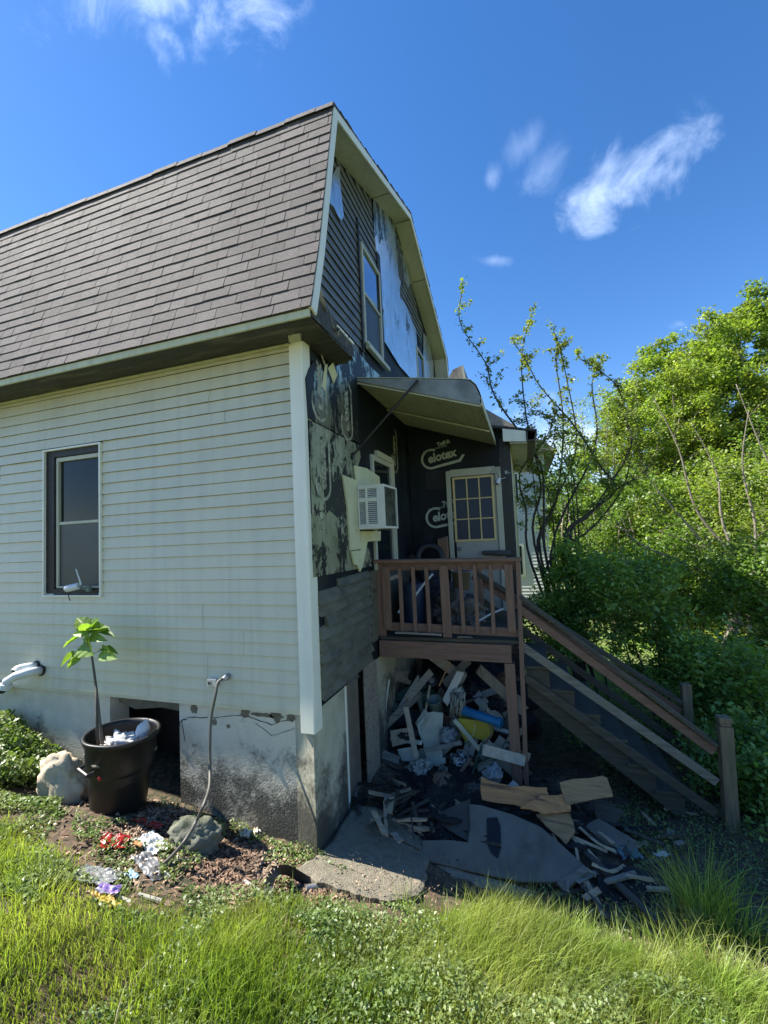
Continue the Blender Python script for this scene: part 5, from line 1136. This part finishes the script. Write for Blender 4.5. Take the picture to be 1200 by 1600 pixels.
plank('board', A(618,988,1.44), A(690,992,1.44), .03, .02, M['greywood'], 'grey splinter lying on the deck edge', n=(0,0,1)); plank('board', A(715,995,1.44), A(738,996,1.44), .03, .015, M['slate'], 'small slate coloured block on the deck edge', n=(0,0,1))
panel('window_pane', [(1.40,3.05,1.0),(1.02,3.05,1.03),(1.02,3.10,1.06),(1.40,3.10,1.06)], M['slate_dk'], 'dark board resting across the foot of the porch door', 'board', .04)
# ------------------------------------------------------------------ vegetation
def leaf_mesh(P, size, rng, up=.5, asp=.55, fold=.25):
    n_ = len(P); nrm = rng.normal(size=(n_,3)); nrm[:,2] = np.abs(nrm[:,2])+up; nrm /= np.linalg.norm(nrm, axis=1)[:,None]
    t = rng.normal(size=(n_,3)); t -= nrm*(t*nrm).sum(1)[:,None]; t /= np.linalg.norm(t, axis=1)[:,None]; b = np.cross(nrm, t)
    s = (size*rng.uniform(.6,1.35,n_))[:,None]
    V = np.empty((n_,4,3)); V[:,0] = P-t*s*.5; V[:,1] = P+b*s*asp*.5+nrm*s*fold*.3; V[:,2] = P+t*s*.5-nrm*s*.1; V[:,3] = P-b*s*asp*.5+nrm*s*fold*.3
    return V.reshape(-1,3), np.arange(n_*4).reshape(-1,4)
def tubes_np(mb): return mb
def tree(name, label, cat, base, crown, rad, ntip, per, lsize, lmat, bmat, seed, r0=.06, group=None, nstem=3, spread=.10, lean=(0,0), curl=.1, fork=.25, upt=.5, shell=.5, sides=5):
    rng = np.random.default_rng(seed); rr = random.Random(seed)
    T = thing(name, tuple(base), label, cat, group); mb = MB(); base = Vector(base); crown = Vector(crown)
    limbs = []
    for s_ in range(nstem):
        ang = 2*math.pi*(s_+rr.random()*.6)/nstem; end = crown+Vector((math.cos(ang)*rad[0]*.45, math.sin(ang)*rad[1]*.45, rad[2]*rr.uniform(.1,.6)))
        st_ = base+Vector((rr.uniform(-.1,.1), rr.uniform(-.1,.1), -.1))
        mid = st_.lerp(end, .45)+Vector((rr.uniform(-curl,curl)*3, rr.uniform(-curl,curl)*3, rr.uniform(.0,.3)))*(rad[2]*.3)
        p = smooth_path([st_, st_.lerp(mid,.5)+Vector((rr.uniform(-curl,curl), rr.uniform(-curl,curl), 0)), mid, mid.lerp(end,.5)+Vector((rr.uniform(-curl,curl), rr.uniform(-curl,curl), .05)), end], 4)
        rs = [r0*(1-.85*k/(len(p)-1))/(nstem**.35) for k in range(len(p))]; mb.tube(p, rs, 7); limbs.append((p, rs))
    tips = []
    d = rng.normal(size=(ntip,3)); d /= np.linalg.norm(d, axis=1)[:,None]; rr_ = rng.uniform(shell,1.05,ntip)[:,None]**.7
    T_ = np.array(crown)+d*rr_*np.array(rad)
    Ps = []
    secs = []
    for i in range(ntip):
        t = Vector(T_[i]); best = None
        for li, (p, rs) in enumerate(limbs):
            for k in range(int(len(p)*fork), len(p)):
                q = p[k]; dd = (q-t).length+max(0, q.z-t.z)*1.5
                if best is None or dd < best[0]: best = (dd, q, rs[k])
        for (q, r_) in secs[-60:]:
            dd = ((q-t).length+max(0, q.z-t.z)*1.5)*1.15
            if dd < best[0]: best = (dd, q, r_)
        q, r_ = best[1], best[2]*.6
        L = (t-q).length; m1 = q.lerp(t,.35)+Vector((rr.uniform(-1,1), rr.uniform(-1,1), rr.uniform(-.2,.9)))*L*.14; m2 = q.lerp(t,.7)+Vector((rr.uniform(-1,1), rr.uniform(-1,1), rr.uniform(-.2,.7)))*L*.10
        rr0 = max(min(r_, .05*L+.004), .004); pth = smooth_path([q, m1, m2, t], 2)
        mb.tube(pth, [max(.0018, rr0*(1-k/(len(pth)-1)*.85)) for k in range(len(pth))], sides-1, False); secs.append((m1, rr0*.7)); secs.append((m2, rr0*.45))
        pa = np.array([tuple(x) for x in pth]); u = rng.beta(2.2,1.1,per)*(len(pth)-1); k0 = np.minimum(u.astype(int), len(pth)-2); f = (u-k0)[:,None]
        Q = pa[k0]*(1-f)+pa[k0+1]*f+rng.normal(size=(per,3))*spread*np.array([1,1,.8]); Ps.append(Q)
    obj('trunk', mb, bmat, T, smooth=True)
    P = np.concatenate(Ps); V, F = leaf_mesh(P, lsize, rng, upt); npmesh('crown', V, F, lmat, T)
    return T
def atp(px, py, y): return at(px, py, y=y)
def G(x, y): return (x, y, gz(x, y))
# light spring-green trees at the right, back to front
GR = 'spring green trees right of the steps'
specs = [ # px,py of crown centre, y distance, radii, tips, leaves, leaf size, mat, label
 ((1215,610),12.0,(2.7,2.0,3.2),230,150,.11,'leaf_spring','tallest bright green tree at the right edge of the picture'),
 ((1110,690),13.0,(2.6,2.0,2.7),220,140,.11,'leaf_spring','rounded bright tree left of the tallest one'),
 ((1000,735),12.0,(2.0,1.6,2.2),180,120,.10,'leaf_spring','yellow green tree behind the twiggy shrub'),
 ((1165,600),14.0,(2.6,2.0,2.6),200,140,.12,'leaf_spring','broad tree filling the sky gap behind the tallest one'),
 ((1070,600),13.5,(1.8,1.5,1.7),140,120,.11,'leaf_spring','small crowned tree between the loose tree and the broad one'),
 ((1150,800),7.8,(1.5,1.3,1.35),190,60,.078,'leaf_spring','twiggy spring tree with crossing pale branches at right'),
 ((1010,810),8.2,(1.3,1.1,1.25),160,62,.075,'leaf_mid','mid green tree between the steps and the bright trees'),
 ((1290,760),8.5,(1.8,1.5,2.3),110,80,.07,'leaf_mid','darker tree cut off by the right edge of the picture'),
 ((905,800),9.5,(1.1,1.0,1.5),90,80,.06,'leaf_mid','narrow tree filling the gap right of the porch corner'),
 ((1110,870),9.5,(2.0,1.2,1.3),150,90,.085,'leaf_spring','low spreading tree under the rounded bright tree'),
 ((1030,650),11.0,(1.7,1.4,1.7),130,110,.085,'leaf_spring','loose bright tree whose top frays into the sky left of the rounded one'),
 ((930,690),10.5,(1.1,1.0,1.5),80,60,.06,'leaf_spring','thin light tree showing sky between its twigs above the far rail'),
 ((960,880),8.8,(1.2,1.0,1.0),120,70,.078,'leaf_mid','low leafy tree above the far stair rail'),
 ((1230,860),9.8,(1.5,1.2,1.5),90,100,.075,'leaf_spring','low bright tree at the right edge below the tallest one'),
]
for i, ((px, py), yy, rad, nt_, per, ls_, mt_, lb) in enumerate(specs):
    c = atp(px, py, yy); bx = c[0]+.3; tree('tree', lb, 'tree', G(bx, yy), c, rad, nt_, per, ls_, M[mt_], M['barkpale'], 40+i, r0=.10, group=GR, nstem=4, spread=.11, curl=.3)
# sparse twiggy shrub rising behind the porch corner
c = atp(850,700,5.2)
T = tree('shrub', 'dark stemmed sparse shrub with small leaves rising behind the porch corner', 'shrub', G(2.35,5.0), (c[0]+.1,5.2,c[2]-.2), (.75,.8,1.35), 90, 40, .055, M['leaf_fine'], M['barkdark'], 7, r0=.05, nstem=5, spread=.05, curl=.18, fork=.15, shell=.3)
# long arching branches drawn as their own shrub
def branch_shrub(name, label, base, limbs, lsize, per, mt, bm, seed, r0=.02, spread=.03):
    rng = np.random.default_rng(seed); T = thing(name, tuple(base), label, 'shrub'); mb = MB(); Ps = []; rr = random.Random(seed)
    for L in limbs:
        p = smooth_path([Vector(base)]+[Vector(q) for q in L], 5); n_ = len(p); mb.tube(p, [r0*(1-.9*k/(n_-1))+.002 for k in range(n_)], 6)
        for k in range(n_//3, n_):
            if rr.random() < .62:
                d = Vector((rr.uniform(-1,1), rr.uniform(-1,1), rr.uniform(-.1,1))).normalized()*rr.uniform(.12,.45); e = p[k]+d; mb.tube([p[k], p[k].lerp(e,.5)+Vector((0,0,.02)), e], [.005,.0035,.002], 4, False)
                a = np.array([tuple(p[k].lerp(e, t)) for t in rng.uniform(.15,1,per)])+rng.normal(size=(per,3))*spread; Ps.append(a)
        a = np.array([tuple(p[int(t)]) for t in rng.uniform(n_*.35,n_-.01,per*5)])+rng.normal(size=(per*5,3))*spread; Ps.append(a)
    obj('branches', mb, bm, T, smooth=True); V, F = leaf_mesh(np.concatenate(Ps), lsize, rng); npmesh('leaves', V, F, mt, T); return T
Y5 = 4.6
B0 = G(2.35, Y5)
branch_shrub('shrub', 'tall open shrub with arching bare branches against the sky', B0,
  [[atp(855,880,Y5),atp(850,800,Y5),atp(843,722,Y5),atp(788,643,Y5-.1),atp(769,609,Y5-.1),atp(758,566,Y5-.2),atp(719,505,Y5-.3),atp(722,455,Y5-.3)],
   [atp(835,850,Y5),atp(845,760,Y5+.2),atp(822,650,Y5),atp(815,560,Y5),atp(826,505,Y5)],
   [atp(880,857,Y5),atp(922,802,Y5),atp(962,765,Y5),atp(938,728,Y5),atp(897,665,Y5),atp(845,605,Y5),atp(823,566,Y5),atp(800,530,Y5)],
   [atp(883,855,Y5),atp(923,800,Y5),atp(962,765,Y5),atp(1005,739,Y5),atp(1027,700,Y5),atp(1030,655,Y5+.1)],
   [atp(890,850,Y5),atp(925,800,Y5+.2),atp(985,700,Y5+.3),atp(975,650,Y5+.3),atp(962,600,Y5+.3),atp(905,560,Y5+.2)],
   [atp(850,900,Y5),atp(930,820,Y5+.5),atp(980,745,Y5+.3),atp(978,640,Y5)],
   [atp(830,880,Y5),atp(822,800,Y5),atp(812,740,Y5),atp(850,690,Y5),atp(870,640,Y5)],
   [atp(840,870,Y5),atp(870,780,Y5+.4),atp(880,660,Y5+.5),atp(868,560,Y5+.5),atp(880,540,Y5+.5)],
   [atp(860,870,Y5),atp(930,700,Y5+.8),atp(925,600,Y5+.8),atp(945,560,Y5+.8)],
   [atp(845,870,Y5),atp(860,800,Y5+.6),atp(900,700,Y5+.8),atp(885,590,Y5+.6),atp(870,530,Y5+.6)]], .062, 34, M['leaf_fine'], M['barkdark'], 3, .026, .03)
# young shaded trees right behind the steps
tree('young_tree', 'slender young tree with deep green leaves just behind the steps', 'tree', G(3.15,3.35), atp(985,945,3.6), (.72,.6,.95), 120, 60, .066, M['leaf_deep'], M['barkdark'], 11, r0=.03, nstem=4, spread=.07, curl=.06, fork=.1, shell=.2)
tree('young_tree', 'leafy sapling cluster left of the slender young tree', 'tree', G(2.6,4.3), atp(895,925,4.3), (.62,.6,.85), 110, 60, .066, M['leaf_deep'], M['barkdark'], 12, r0=.03, nstem=4, spread=.08, curl=.06, fork=.1, shell=.2)
tree('young_tree', 'broad green bush right of the near newel post', 'bush', G(4.4,3.2), atp(1125,1065,3.2), (.75,.7,.75), 120, 75, .066, M['leaf_deep'], M['barkdark'], 13, r0=.025, nstem=5, spread=.09, curl=.06, fork=.1, shell=.2)
tree('young_tree', 'green bush at the right edge beyond the steps', 'bush', G(5.4,4.6), atp(1190,930,4.9), (.85,.8,.95), 120, 75, .066, M['leaf_mid'], M['barkdark'], 14, r0=.025, nstem=5, spread=.09, fork=.1, shell=.2)
tree('young_tree', 'low bush filling the gap under the bright trees', 'bush', G(4.3,6.3), atp(1065,900,6.2), (1.0,.8,1.0), 120, 75, .066, M['leaf_mid'], M['barkdark'], 15, r0=.025, nstem=5, spread=.10, fork=.1, shell=.2)
tree('young_tree', 'dark bush tucked behind the deck corner and stair rail', 'bush', G(2.3,3.9), atp(860,985,3.9), (.5,.45,.55), 80, 60, .06, M['leaf_deep'], M['barkdark'], 16, r0=.025, nstem=4, spread=.08, fork=.1, shell=.2)
tree('young_tree', 'shaded bush low at the right edge below the newel post', 'bush', G(4.6,1.9), atp(1190,1200,2.1), (.6,.7,.5), 110, 70, .055, M['leaf_deep'], M['barkdark'], 17, r0=.02, nstem=5, spread=.09, fork=.1, shell=.2)
# branching pale trunk on the right, seen against the pale shed
branch_shrub('bare_tree', 'low crooked tree with dark bare limbs at the right edge', G(6.6,6.4),
  [[atp(1185,960,6.4),atp(1160,915,6.3),atp(1120,880,6.2),atp(1080,850,6.2),atp(1030,830,6.2)],[atp(1190,950,6.4),atp(1165,890,6.5),atp(1172,850,6.5),atp(1195,830,6.5)],[atp(1175,940,6.4),atp(1140,895,6.4),atp(1110,850,6.3),atp(1090,820,6.3)]], .04, 3, M['leaf_mid'], M['bark'], 6, .06, .05)
branch_shrub('bare_tree', 'pale twiggy branches crossing in front of the bright foliage at right', G(5.9,6.0),
  [[atp(1170,940,6.0),atp(1100,850,5.9),atp(1040,780,5.8),atp(1000,730,5.8)],[atp(1180,930,6.0),atp(1130,820,6.0),atp(1120,740,6.1),atp(1080,660,6.1)],[atp(1185,930,6.0),atp(1180,820,6.0),atp(1160,730,6.0),atp(1170,640,6.0)],[atp(1165,930,6.0),atp(1070,880,5.8),atp(1000,850,5.8),atp(950,800,5.8)],[atp(1190,900,6.1),atp(1230,790,6.1),atp(1190,700,6.1),atp(1150,600,6.1)],[atp(1170,900,6.1),atp(1090,800,6.2),atp(1060,700,6.2),atp(1020,620,6.2)]], .055, 8, M['leaf_spring'], M['barkpale'], 9, .035, .05)
mb = MB(); p = [Vector(G(5.0,7.0)), Vector(atp(1150,960,7.0)), Vector(atp(1143,900,7.0)), Vector(atp(1138,850,7))]; T = thing('tree', tuple(G(5.0,7.0)), 'straight brown trunk standing before the pale shed', 'tree'); obj('trunk', mb.tube(smooth_path(p), [.09]*6+[.07]*7, 10), M['barkpale'], T, smooth=True)
rngx = np.random.default_rng(5); V, F = leaf_mesh(np.array(atp(1138,800,7))+rngx.normal(size=(2500,3))*np.array([.7,.6,.5]), .06, rngx); npmesh('crown', V, F, M['leaf_spring'], T)
# undergrowth as uncountable stuff
def undergrowth(name, label, n_, box, size, mt, seed, hfun, cat='undergrowth', up=.6, mask=None):
    rng = np.random.default_rng(seed); x = rng.uniform(box[0], box[1], n_); y = rng.uniform(box[2], box[3], n_)
    if mask is not None: k = mask(x, y); x, y = x[k], y[k]
    h = hfun(x, y, rng); z = gzv(x, y)+h*rng.uniform(0,1,len(x))**.6; V, F = leaf_mesh(np.stack([x,y,z],1), size, rng, up); return tag(npmesh(name, V, F, mt), label, cat, None, 'stuff')
def clump(x, y, s=1.3, o=0): return .5+.5*np.sin(x*s*2.1+o+1.3*np.sin(y*s*1.7))*np.sin(y*s*2.3+o*.7+1.1*np.sin(x*s*1.9))
undergrowth('undergrowth', 'tangled green undergrowth on the shaded slope right of the steps', 42000, (1.9,9.5,.9,9.5), .055, M['leaf_deep'], 1, lambda x, y, r: .10+.75*clump(x, y, 1.5)**2*np.clip((x-2.2)/1.5,.1,1)*np.clip((y-.4)/2,.15,1), mask=lambda x, y: (x > 3.2) | (y > 2.7))
undergrowth('undergrowth', 'sunlit green undergrowth below the bright trees', 26000, (5,14,5,14), .08, M['leaf_spring'], 2, lambda x, y, r: .2+.9*clump(x, y, .8, 2))
undergrowth('ground_cover', 'low shaded ground cover at the foot of the steps', 30000, (1.45,5.0,-.6,2.6), .024, M['weeddark'], 3, lambda x, y, r: .02+.09*clump(x, y, 2.2), 'ground cover', mask=lambda x, y: ((x > 2.2) | ((x > 1.55) & (y < .35)))&(clump(x,y,3.1,2) > .22))
# leaf litter
rng = np.random.default_rng(9); x = rng.uniform(-1.9,.35,7500); y = -.05-np.abs(rng.normal(0,.40,7500)); z = gzv(x,y)+rng.uniform(.003,.020,7500)
k = (y > -1.25)&((x > -1.35)|(rng.uniform(0,1,len(x)) < .12)); Va, Fa = leaf_mesh(np.stack([x,y,z],1)[k][::2], .042, rng, 2.2, .5, .5); Vb, Fb = leaf_mesh(np.stack([x,y,z],1)[k][1::2], .085, rng, 1.8, .07, .2); V = np.concatenate([Va, Vb]); F = np.concatenate([Fa, Fb+len(Va)]); tag(npmesh('leaf_litter', V, F, M['litter']), 'dry brown leaf litter along the foundation', 'leaf litter', None, 'stuff')
x = rng.uniform(.2,2.6,1800); y = rng.uniform(-.75,.6,1800); z = gzv(x,y)+rng.uniform(.05,.07,1800); V, F = leaf_mesh(np.stack([x,y,z],1), .018, rng, 1.2, .4, .6); tag(npmesh('leaf_litter', V, F, M['litter']), 'crumbs of dead leaves and wood on the slab and slope', 'leaf litter', None, 'stuff')
# grass: edge of the lawn from the photo, mapped to the ground
edge = [gat(*q) for q in ((-200,1230),(0,1275),(90,1325),(140,1385),(300,1408),(420,1404),(500,1415),(600,1448),(700,1440),(760,1415),(850,1418),(930,1455),(1000,1490),(1100,1500),(1200,1520),(1400,1560))]
EX = np.array([e[0] for e in edge]); EY = np.array([e[1] for e in edge])
def blades(x, y, h, w, rng, bend=.45, dirb=None, segs=3):
    n_ = len(x); z = gzv(x, y)-.01; th = rng.uniform(0,2*np.pi,n_); bd = th+rng.normal(0,.6,n_) if dirb is None else dirb+rng.normal(0,.7,n_)
    ux, uy = np.cos(th), np.sin(th); bx, by = np.cos(bd), np.sin(bd); b = bend*rng.uniform(.2,1.5,n_); V = np.empty((n_, segs*2+1, 3))
    for k in range(segs+1):
        t = k/segs; ww = w*(1-t**1.6)*.5; hx = h*(t-.28*b*t*t); off = h*b*t*t*.9
        cx_, cy_, cz_ = x+bx*off, y+by*off, z+hx
        if k < segs:
            V[:,2*k] = np.stack([cx_-ux*ww, cy_-uy*ww, cz_],1); V[:,2*k+1] = np.stack([cx_+ux*ww, cy_+uy*ww, cz_],1)
        else: V[:,2*k] = np.stack([cx_, cy_, cz_],1)
    m_ = segs*2+1; base = np.arange(n_)[:,None]*m_; F = [base+np.array([[2*k,2*k+1,2*k+3,2*k+2]]) for k in range(segs-1)]
    F = np.concatenate(F); Ft = base+np.array([[2*segs-2,2*segs-1,2*segs,2*segs]]); 
    return V.reshape(-1,3), F, Ft[:, :3]
def blade_obj(name, sets, mt, label, cat='grass', kind='stuff'):
    Vs = []; Fs = []; o_ = 0
    for V, F, Ft in sets:
        Fs.append(F+o_); Fq = np.stack([Ft[:,0], Ft[:,1], Ft[:,2], Ft[:,2]],1)+o_; Vs.append(V); Fs.append(Fq); o_ += len(V)
    V = np.concatenate(Vs); F = np.concatenate(Fs)
    me = bpy.data.meshes.new(name); tri = F[:,2] == F[:,3]; q = F[~tri]; t = F[tri][:, :3]
    me.vertices.add(len(V)); me.vertices.foreach_set('co', V.astype(np.float32).ravel()); li = np.concatenate([q.ravel(), t.ravel()]).astype(np.int32)
    me.loops.add(len(li)); me.loops.foreach_set('vertex_index', li); ls_ = np.concatenate([np.arange(len(q))*4, len(q)*4+np.arange(len(t))*3]).astype(np.int32)
    me.polygons.add(len(ls_)); me.polygons.foreach_set('loop_start', ls_); me.update(calc_edges=True); me.shade_smooth(); me.materials.append(mt)
    o = link(name, me, None); return tag(o, label, cat, None, kind)
rng = np.random.default_rng(21)
def lawn(n_, x0, x1, y0, y1):
    x = rng.uniform(x0,x1,n_); y = rng.uniform(y0,y1,n_); e = np.interp(x, EX, EY)+rng.normal(0,.05,n_); k = y < e
    k &= rng.uniform(0,1,n_) < (.45+.55*clump(x,y,1.9,1)); return x[k], y[k], (e-y)[k]
x, y, de = lawn(190000, -3.6, 3.4, -2.1, .0)
h = (.06+.12*clump(x,y,1.6,4)**1.5+.07*np.clip((x+.2)/1.2,0,1))*rng.uniform(.45,1.5,len(x)); h *= np.clip(.5+de*2.2,.5,1)
S1 = blades(x, y, h, .0042*rng.uniform(.7,1.4,len(x)), rng, .55, -.4)
x, y, de = lawn(50000, -7, 6, -3.4, .0); k = ~((x > -3.6)&(x < 3.4)&(y > -2.1)); x, y = x[k], y[k]
S2 = blades(x, y, .10*rng.uniform(.5,1.3,len(x)), .006*np.ones(len(x)), rng, .55)
x, y, de = lawn(16000, -3.6, 3.4, -2.1, .05)
Sd = blades(x, y, .11*rng.uniform(.4,1.5,len(x)), .0038*np.ones(len(x)), rng, .9)
blade_obj('dead_grass', [Sd], M['grassdry'], 'straw coloured dead blades mixed through the green grass')
blade_obj('grass', [S1, S2], M['grass'], 'bright green unmown grass across the foreground')
# individual tall tufts
def tuft(px, py, n_, h, r, mt, label, cat='grass tuft', group=None, bend=.6, w=.005, seed=0):
    rg = np.random.default_rng(seed+500); p = gat(px, py); x = p[0]+rg.normal(0,r,n_); y = p[1]+rg.normal(0,r*.7,n_)
    V, F, Ft = blades(x, y, h*rg.uniform(.45,1.1,n_), w*rg.uniform(.7,1.3,n_), rg, bend, np.arctan2(y-p[1], x-p[0]), 6)
    return blade_obj('grass_tuft', [(V, F, Ft)], mt, label, cat, None)
def dotuft(*a, **k):
    o = tuft(*a, **k); o['category'] = 'grass tuft'
    if 'kind' in o: del o['kind']
    return o
dotuft(800,1440,420,.26,.10,M['grass'],'tall arching grass tuft before the big grey panel',seed=1)
dotuft(880,1475,420,.26,.11,M['grass'],'tall grass tuft right of the arching one, before the splinters',seed=2)
dotuft(1100,1440,320,.50,.085,M['grass'],'very tall clump of long grass at the right in the shade',seed=3,bend=.5,w=.006)
dotuft(1150,1475,160,.36,.09,M['grass'],'long grass clump whose tips catch the sun at the right edge',seed=4,bend=.9,w=.006)
dotuft(700,1455,240,.20,.09,M['grass'],'sunlit grass tuft at the end of the concrete slab',seed=5)
dotuft(635,1330+95,40,.22,.03,M['grass'],'thin wisps of grass rising over the slab edge',seed=6)
dotuft(500,1440,200,.15,.09,M['grass'],'grass tuft left of the slab near the silver can',seed=7)
dotuft(955,1500,260,.22,.10,M['grass'],'grass tuft below the small pale block of wood',seed=8)
for k_, (px_, py_, n_, h_, lb_) in enumerate([(1010,1540,300,.30,'tall grass tuft near the bottom right, below the dark sheet'),(1120,1560,320,.32,'tall grass tuft in the bottom right corner'),(830,1500,300,.22,'dense grass tuft below the arching one'),(1060,1490,200,.26,'grass tuft left of the long clump at the right edge'),(740,1500,220,.18,'short bright grass tuft below the end of the slab'),(560,1470,200,.17,'grass tuft in front of the slab corner'),(380,1460,180,.15,'grass tuft in front of the leaf litter'),(60,1400,180,.17,'grass tuft at the left edge above the lawn'),(250,1500,180,.15,'grass tuft in the lawn below the yellow wrapper')]):
    dotuft(px_,py_,n_,h_,.10,M['grass'],lb_,seed=20+k_)
for k_, (px_, py_, h_, lb_) in enumerate([(845,1455,.26,'dry straw stalks standing in the tall grass before the panel'),(1070,1470,.34,'dry straw stalks beside the very tall clump'),(560,1440,.14,'dry straw stalks at the slab corner')]):
    dotuft(px_,py_,60,h_,.035,M['grassdry'],lb_,seed=40+k_)
# weeds
undergrowth('weeds', 'small round leaved weeds mixed into the grass', 42000, (-.2,2.8,-2.0,-.35), .021, M['weed'], 11, lambda x, y, r: .03+.15*clump(x,y,2.4,2), 'weeds', 1.2, lambda x, y: (y < np.interp(x, EX, EY)-.02)&(clump(x,y,1.5,2) > .25))
undergrowth('weeds', 'leafy weeds between lawn and rocks at the left', 26000, (-3.6,-.9,-1.4,-.22), .026, M['weed'], 12, lambda x, y, r: .02+.10*clump(x,y,2.6,5), 'weeds', .9, lambda x, y: (np.hypot(x-cx,y-cy) > .38)&(np.hypot(x-cx,y-cy) > .38)&(clump(x,y,2.2,1) > .15)&((x < -1.75)|(y < -1.05)))
undergrowth('weeds', 'small weeds scattered through the dead leaves by the foundation', 12000, (-1.9,.3,-1.25,-.08), .026, M['weed'], 15, lambda x, y, r: .02+.06*clump(x,y,4,5), 'weeds', .9, lambda x, y: (np.hypot(x-cx,y-cy) > .3)&(clump(x,y,4.2,1) > .52))
undergrowth('weeds', 'bushy dark green weeds at the far left foundation', 9000, (-4.3,-2.35,-.65,-.02), .045, M['weed'], 13, lambda x, y, r: .06+.28*clump(x,y,2.0,3), 'weeds', .5)
undergrowth('weeds', 'sparse sprouts along the foundation foot', 900, (-.9,.1,-.14,-.02), .02, M['weed'], 14, lambda x, y, r: .02+.07*clump(x,y,5,3), 'weeds', .5, lambda x, y: clump(x,y,6,1) > .5)
# ------------------------------------------------------------------ background: neighbour house, shed, sunlit lawn beyond
NY = 12.0
a = at(848, 690, y=NY); xr = a[0]
NH = thing('neighbour_house', (xr-3, NY+3, -1.7), 'white sided neighbour house behind the porch with brown roof', 'house')
npoly = [(xr-6.2,-1.7),(xr,-1.7),(xr,4.0),(xr-6.2,4.0)]
obj('siding', lap(npoly, [], 0, .11, .02, lambda u, o_, z: (u, NY-o_, z), seglen=3, amp=0), M['nbwhite'], NH)
obj('wall', MB().box((xr-6.2,NY+.01,-1.7),(xr-.02,NY+7,4.0)), M['nbwhite'], NH)
pk = at(724, 572, y=NY-.4); pl = at(700, 600, y=NY-.4)
mb = MB(); mb.slab([(xr+.4,NY-.4,3.85),(xr-3.0,NY-.4,6.4),(xr-6.6,NY-.4,3.85)], (0,7.6,0)); obj('roof', mb, M['shingle2'], NH)
mb = MB(); q = pk; mb.slab([(q[0]-1.5,NY-.5,q[2]-1.9),(q[0]+.1,NY-.5,q[2]-1.9),(q[0]+.0,NY-.5,q[2]),(q[0]-.35,NY-.5,q[2]-.1)], (0,1.5,0)); obj('dormer', mb, M['shingle2'], NH)
mb = MB(); mb.slab([(q[0]+.01,NY-.55,q[2]),(q[0]+.25,NY-.55,q[2]-1.9),(q[0]+.1,NY-.55,q[2]-1.9),(q[0]-.03,NY-.55,q[2]-.1)], (0,.05,0)); obj('dormer_trim', mb, M['cream'], NH)
for zz in (-.2, 2.2): 
    w_ = obj('window', MB().box((xr-1.6,NY-.05,zz),(xr-.8,NY-.02,zz+1.1)), M['trim'], NH); obj('pane', MB().box((xr-1.52,NY-.06,zz+.08),(xr-.88,NY-.05,zz+1.02)), M['glass'], w_)
SH = thing('shed', (9.5,13,-1.8), 'pale grey shed glimpsed between the trees at the right', 'shed')
a = at(985,955,y=13); b = at(1230,960,y=13)
obj('wall', MB().box((a[0],13,-1.9),(b[0]+1,16,at(1100,905,y=13)[2])), M['road'], SH); mb = MB(); zt = at(1100,905,y=13)[2]; mb.slab([(a[0]-.2,12.8,zt),(b[0]+1.2,12.8,zt),(b[0]+1.2,14.6,zt+.5),(a[0]-.2,14.6,zt+.5)], (0,0,.05)); obj('roof', mb, M['road'], SH)
obj('door', MB().box((a[0]+1,12.97,-1.9),(a[0]+1.9,12.99,zt-.15)), M['slate'], SH)
# far backdrop trees that close the view
for i, (px, yy, s_) in enumerate(((880,24,3.6),(990,26,4.6),(1110,23,4.6),(1230,22,5.2),(1330,15,4.2),(700,30,3.4))):
    c = at(px, 800, y=yy); cz = -1.9+s_*.85
    tree('tree', ['pale distant tree behind the shrub by the porch','distant tree left of centre in the far row','distant tree above the pale shed','distant broad tree behind the tallest bright tree','large distant tree beyond the right edge','distant tree hidden behind the house roof'][i], 'tree', G(c[0], yy), (c[0], yy, cz), (s_,s_*.9,s_*.85), 110, 120, .24, M['leaf_mid'], M['bark'], 80+i, r0=.16, group='distant trees', nstem=3, spread=.35)
# fence along the far sunlit strip
FN = thing('picket_fence', (3.8,10,-1.5), 'small white fence seen between shrub branches', 'fence')
p = at(908,868,y=11)
for k in range(9): obj('picket', MB().box((p[0]-.3+k*.1,11,p[2]-.35),(p[0]-.25+k*.1,11.02,p[2]+.1)), M['nbwhite'], FN)
obj('fence_rail', MB().box((p[0]-.4,11.022,p[2]-.25),(p[0]+.65,11.05,p[2]-.18)), M['deckwood'], FN)
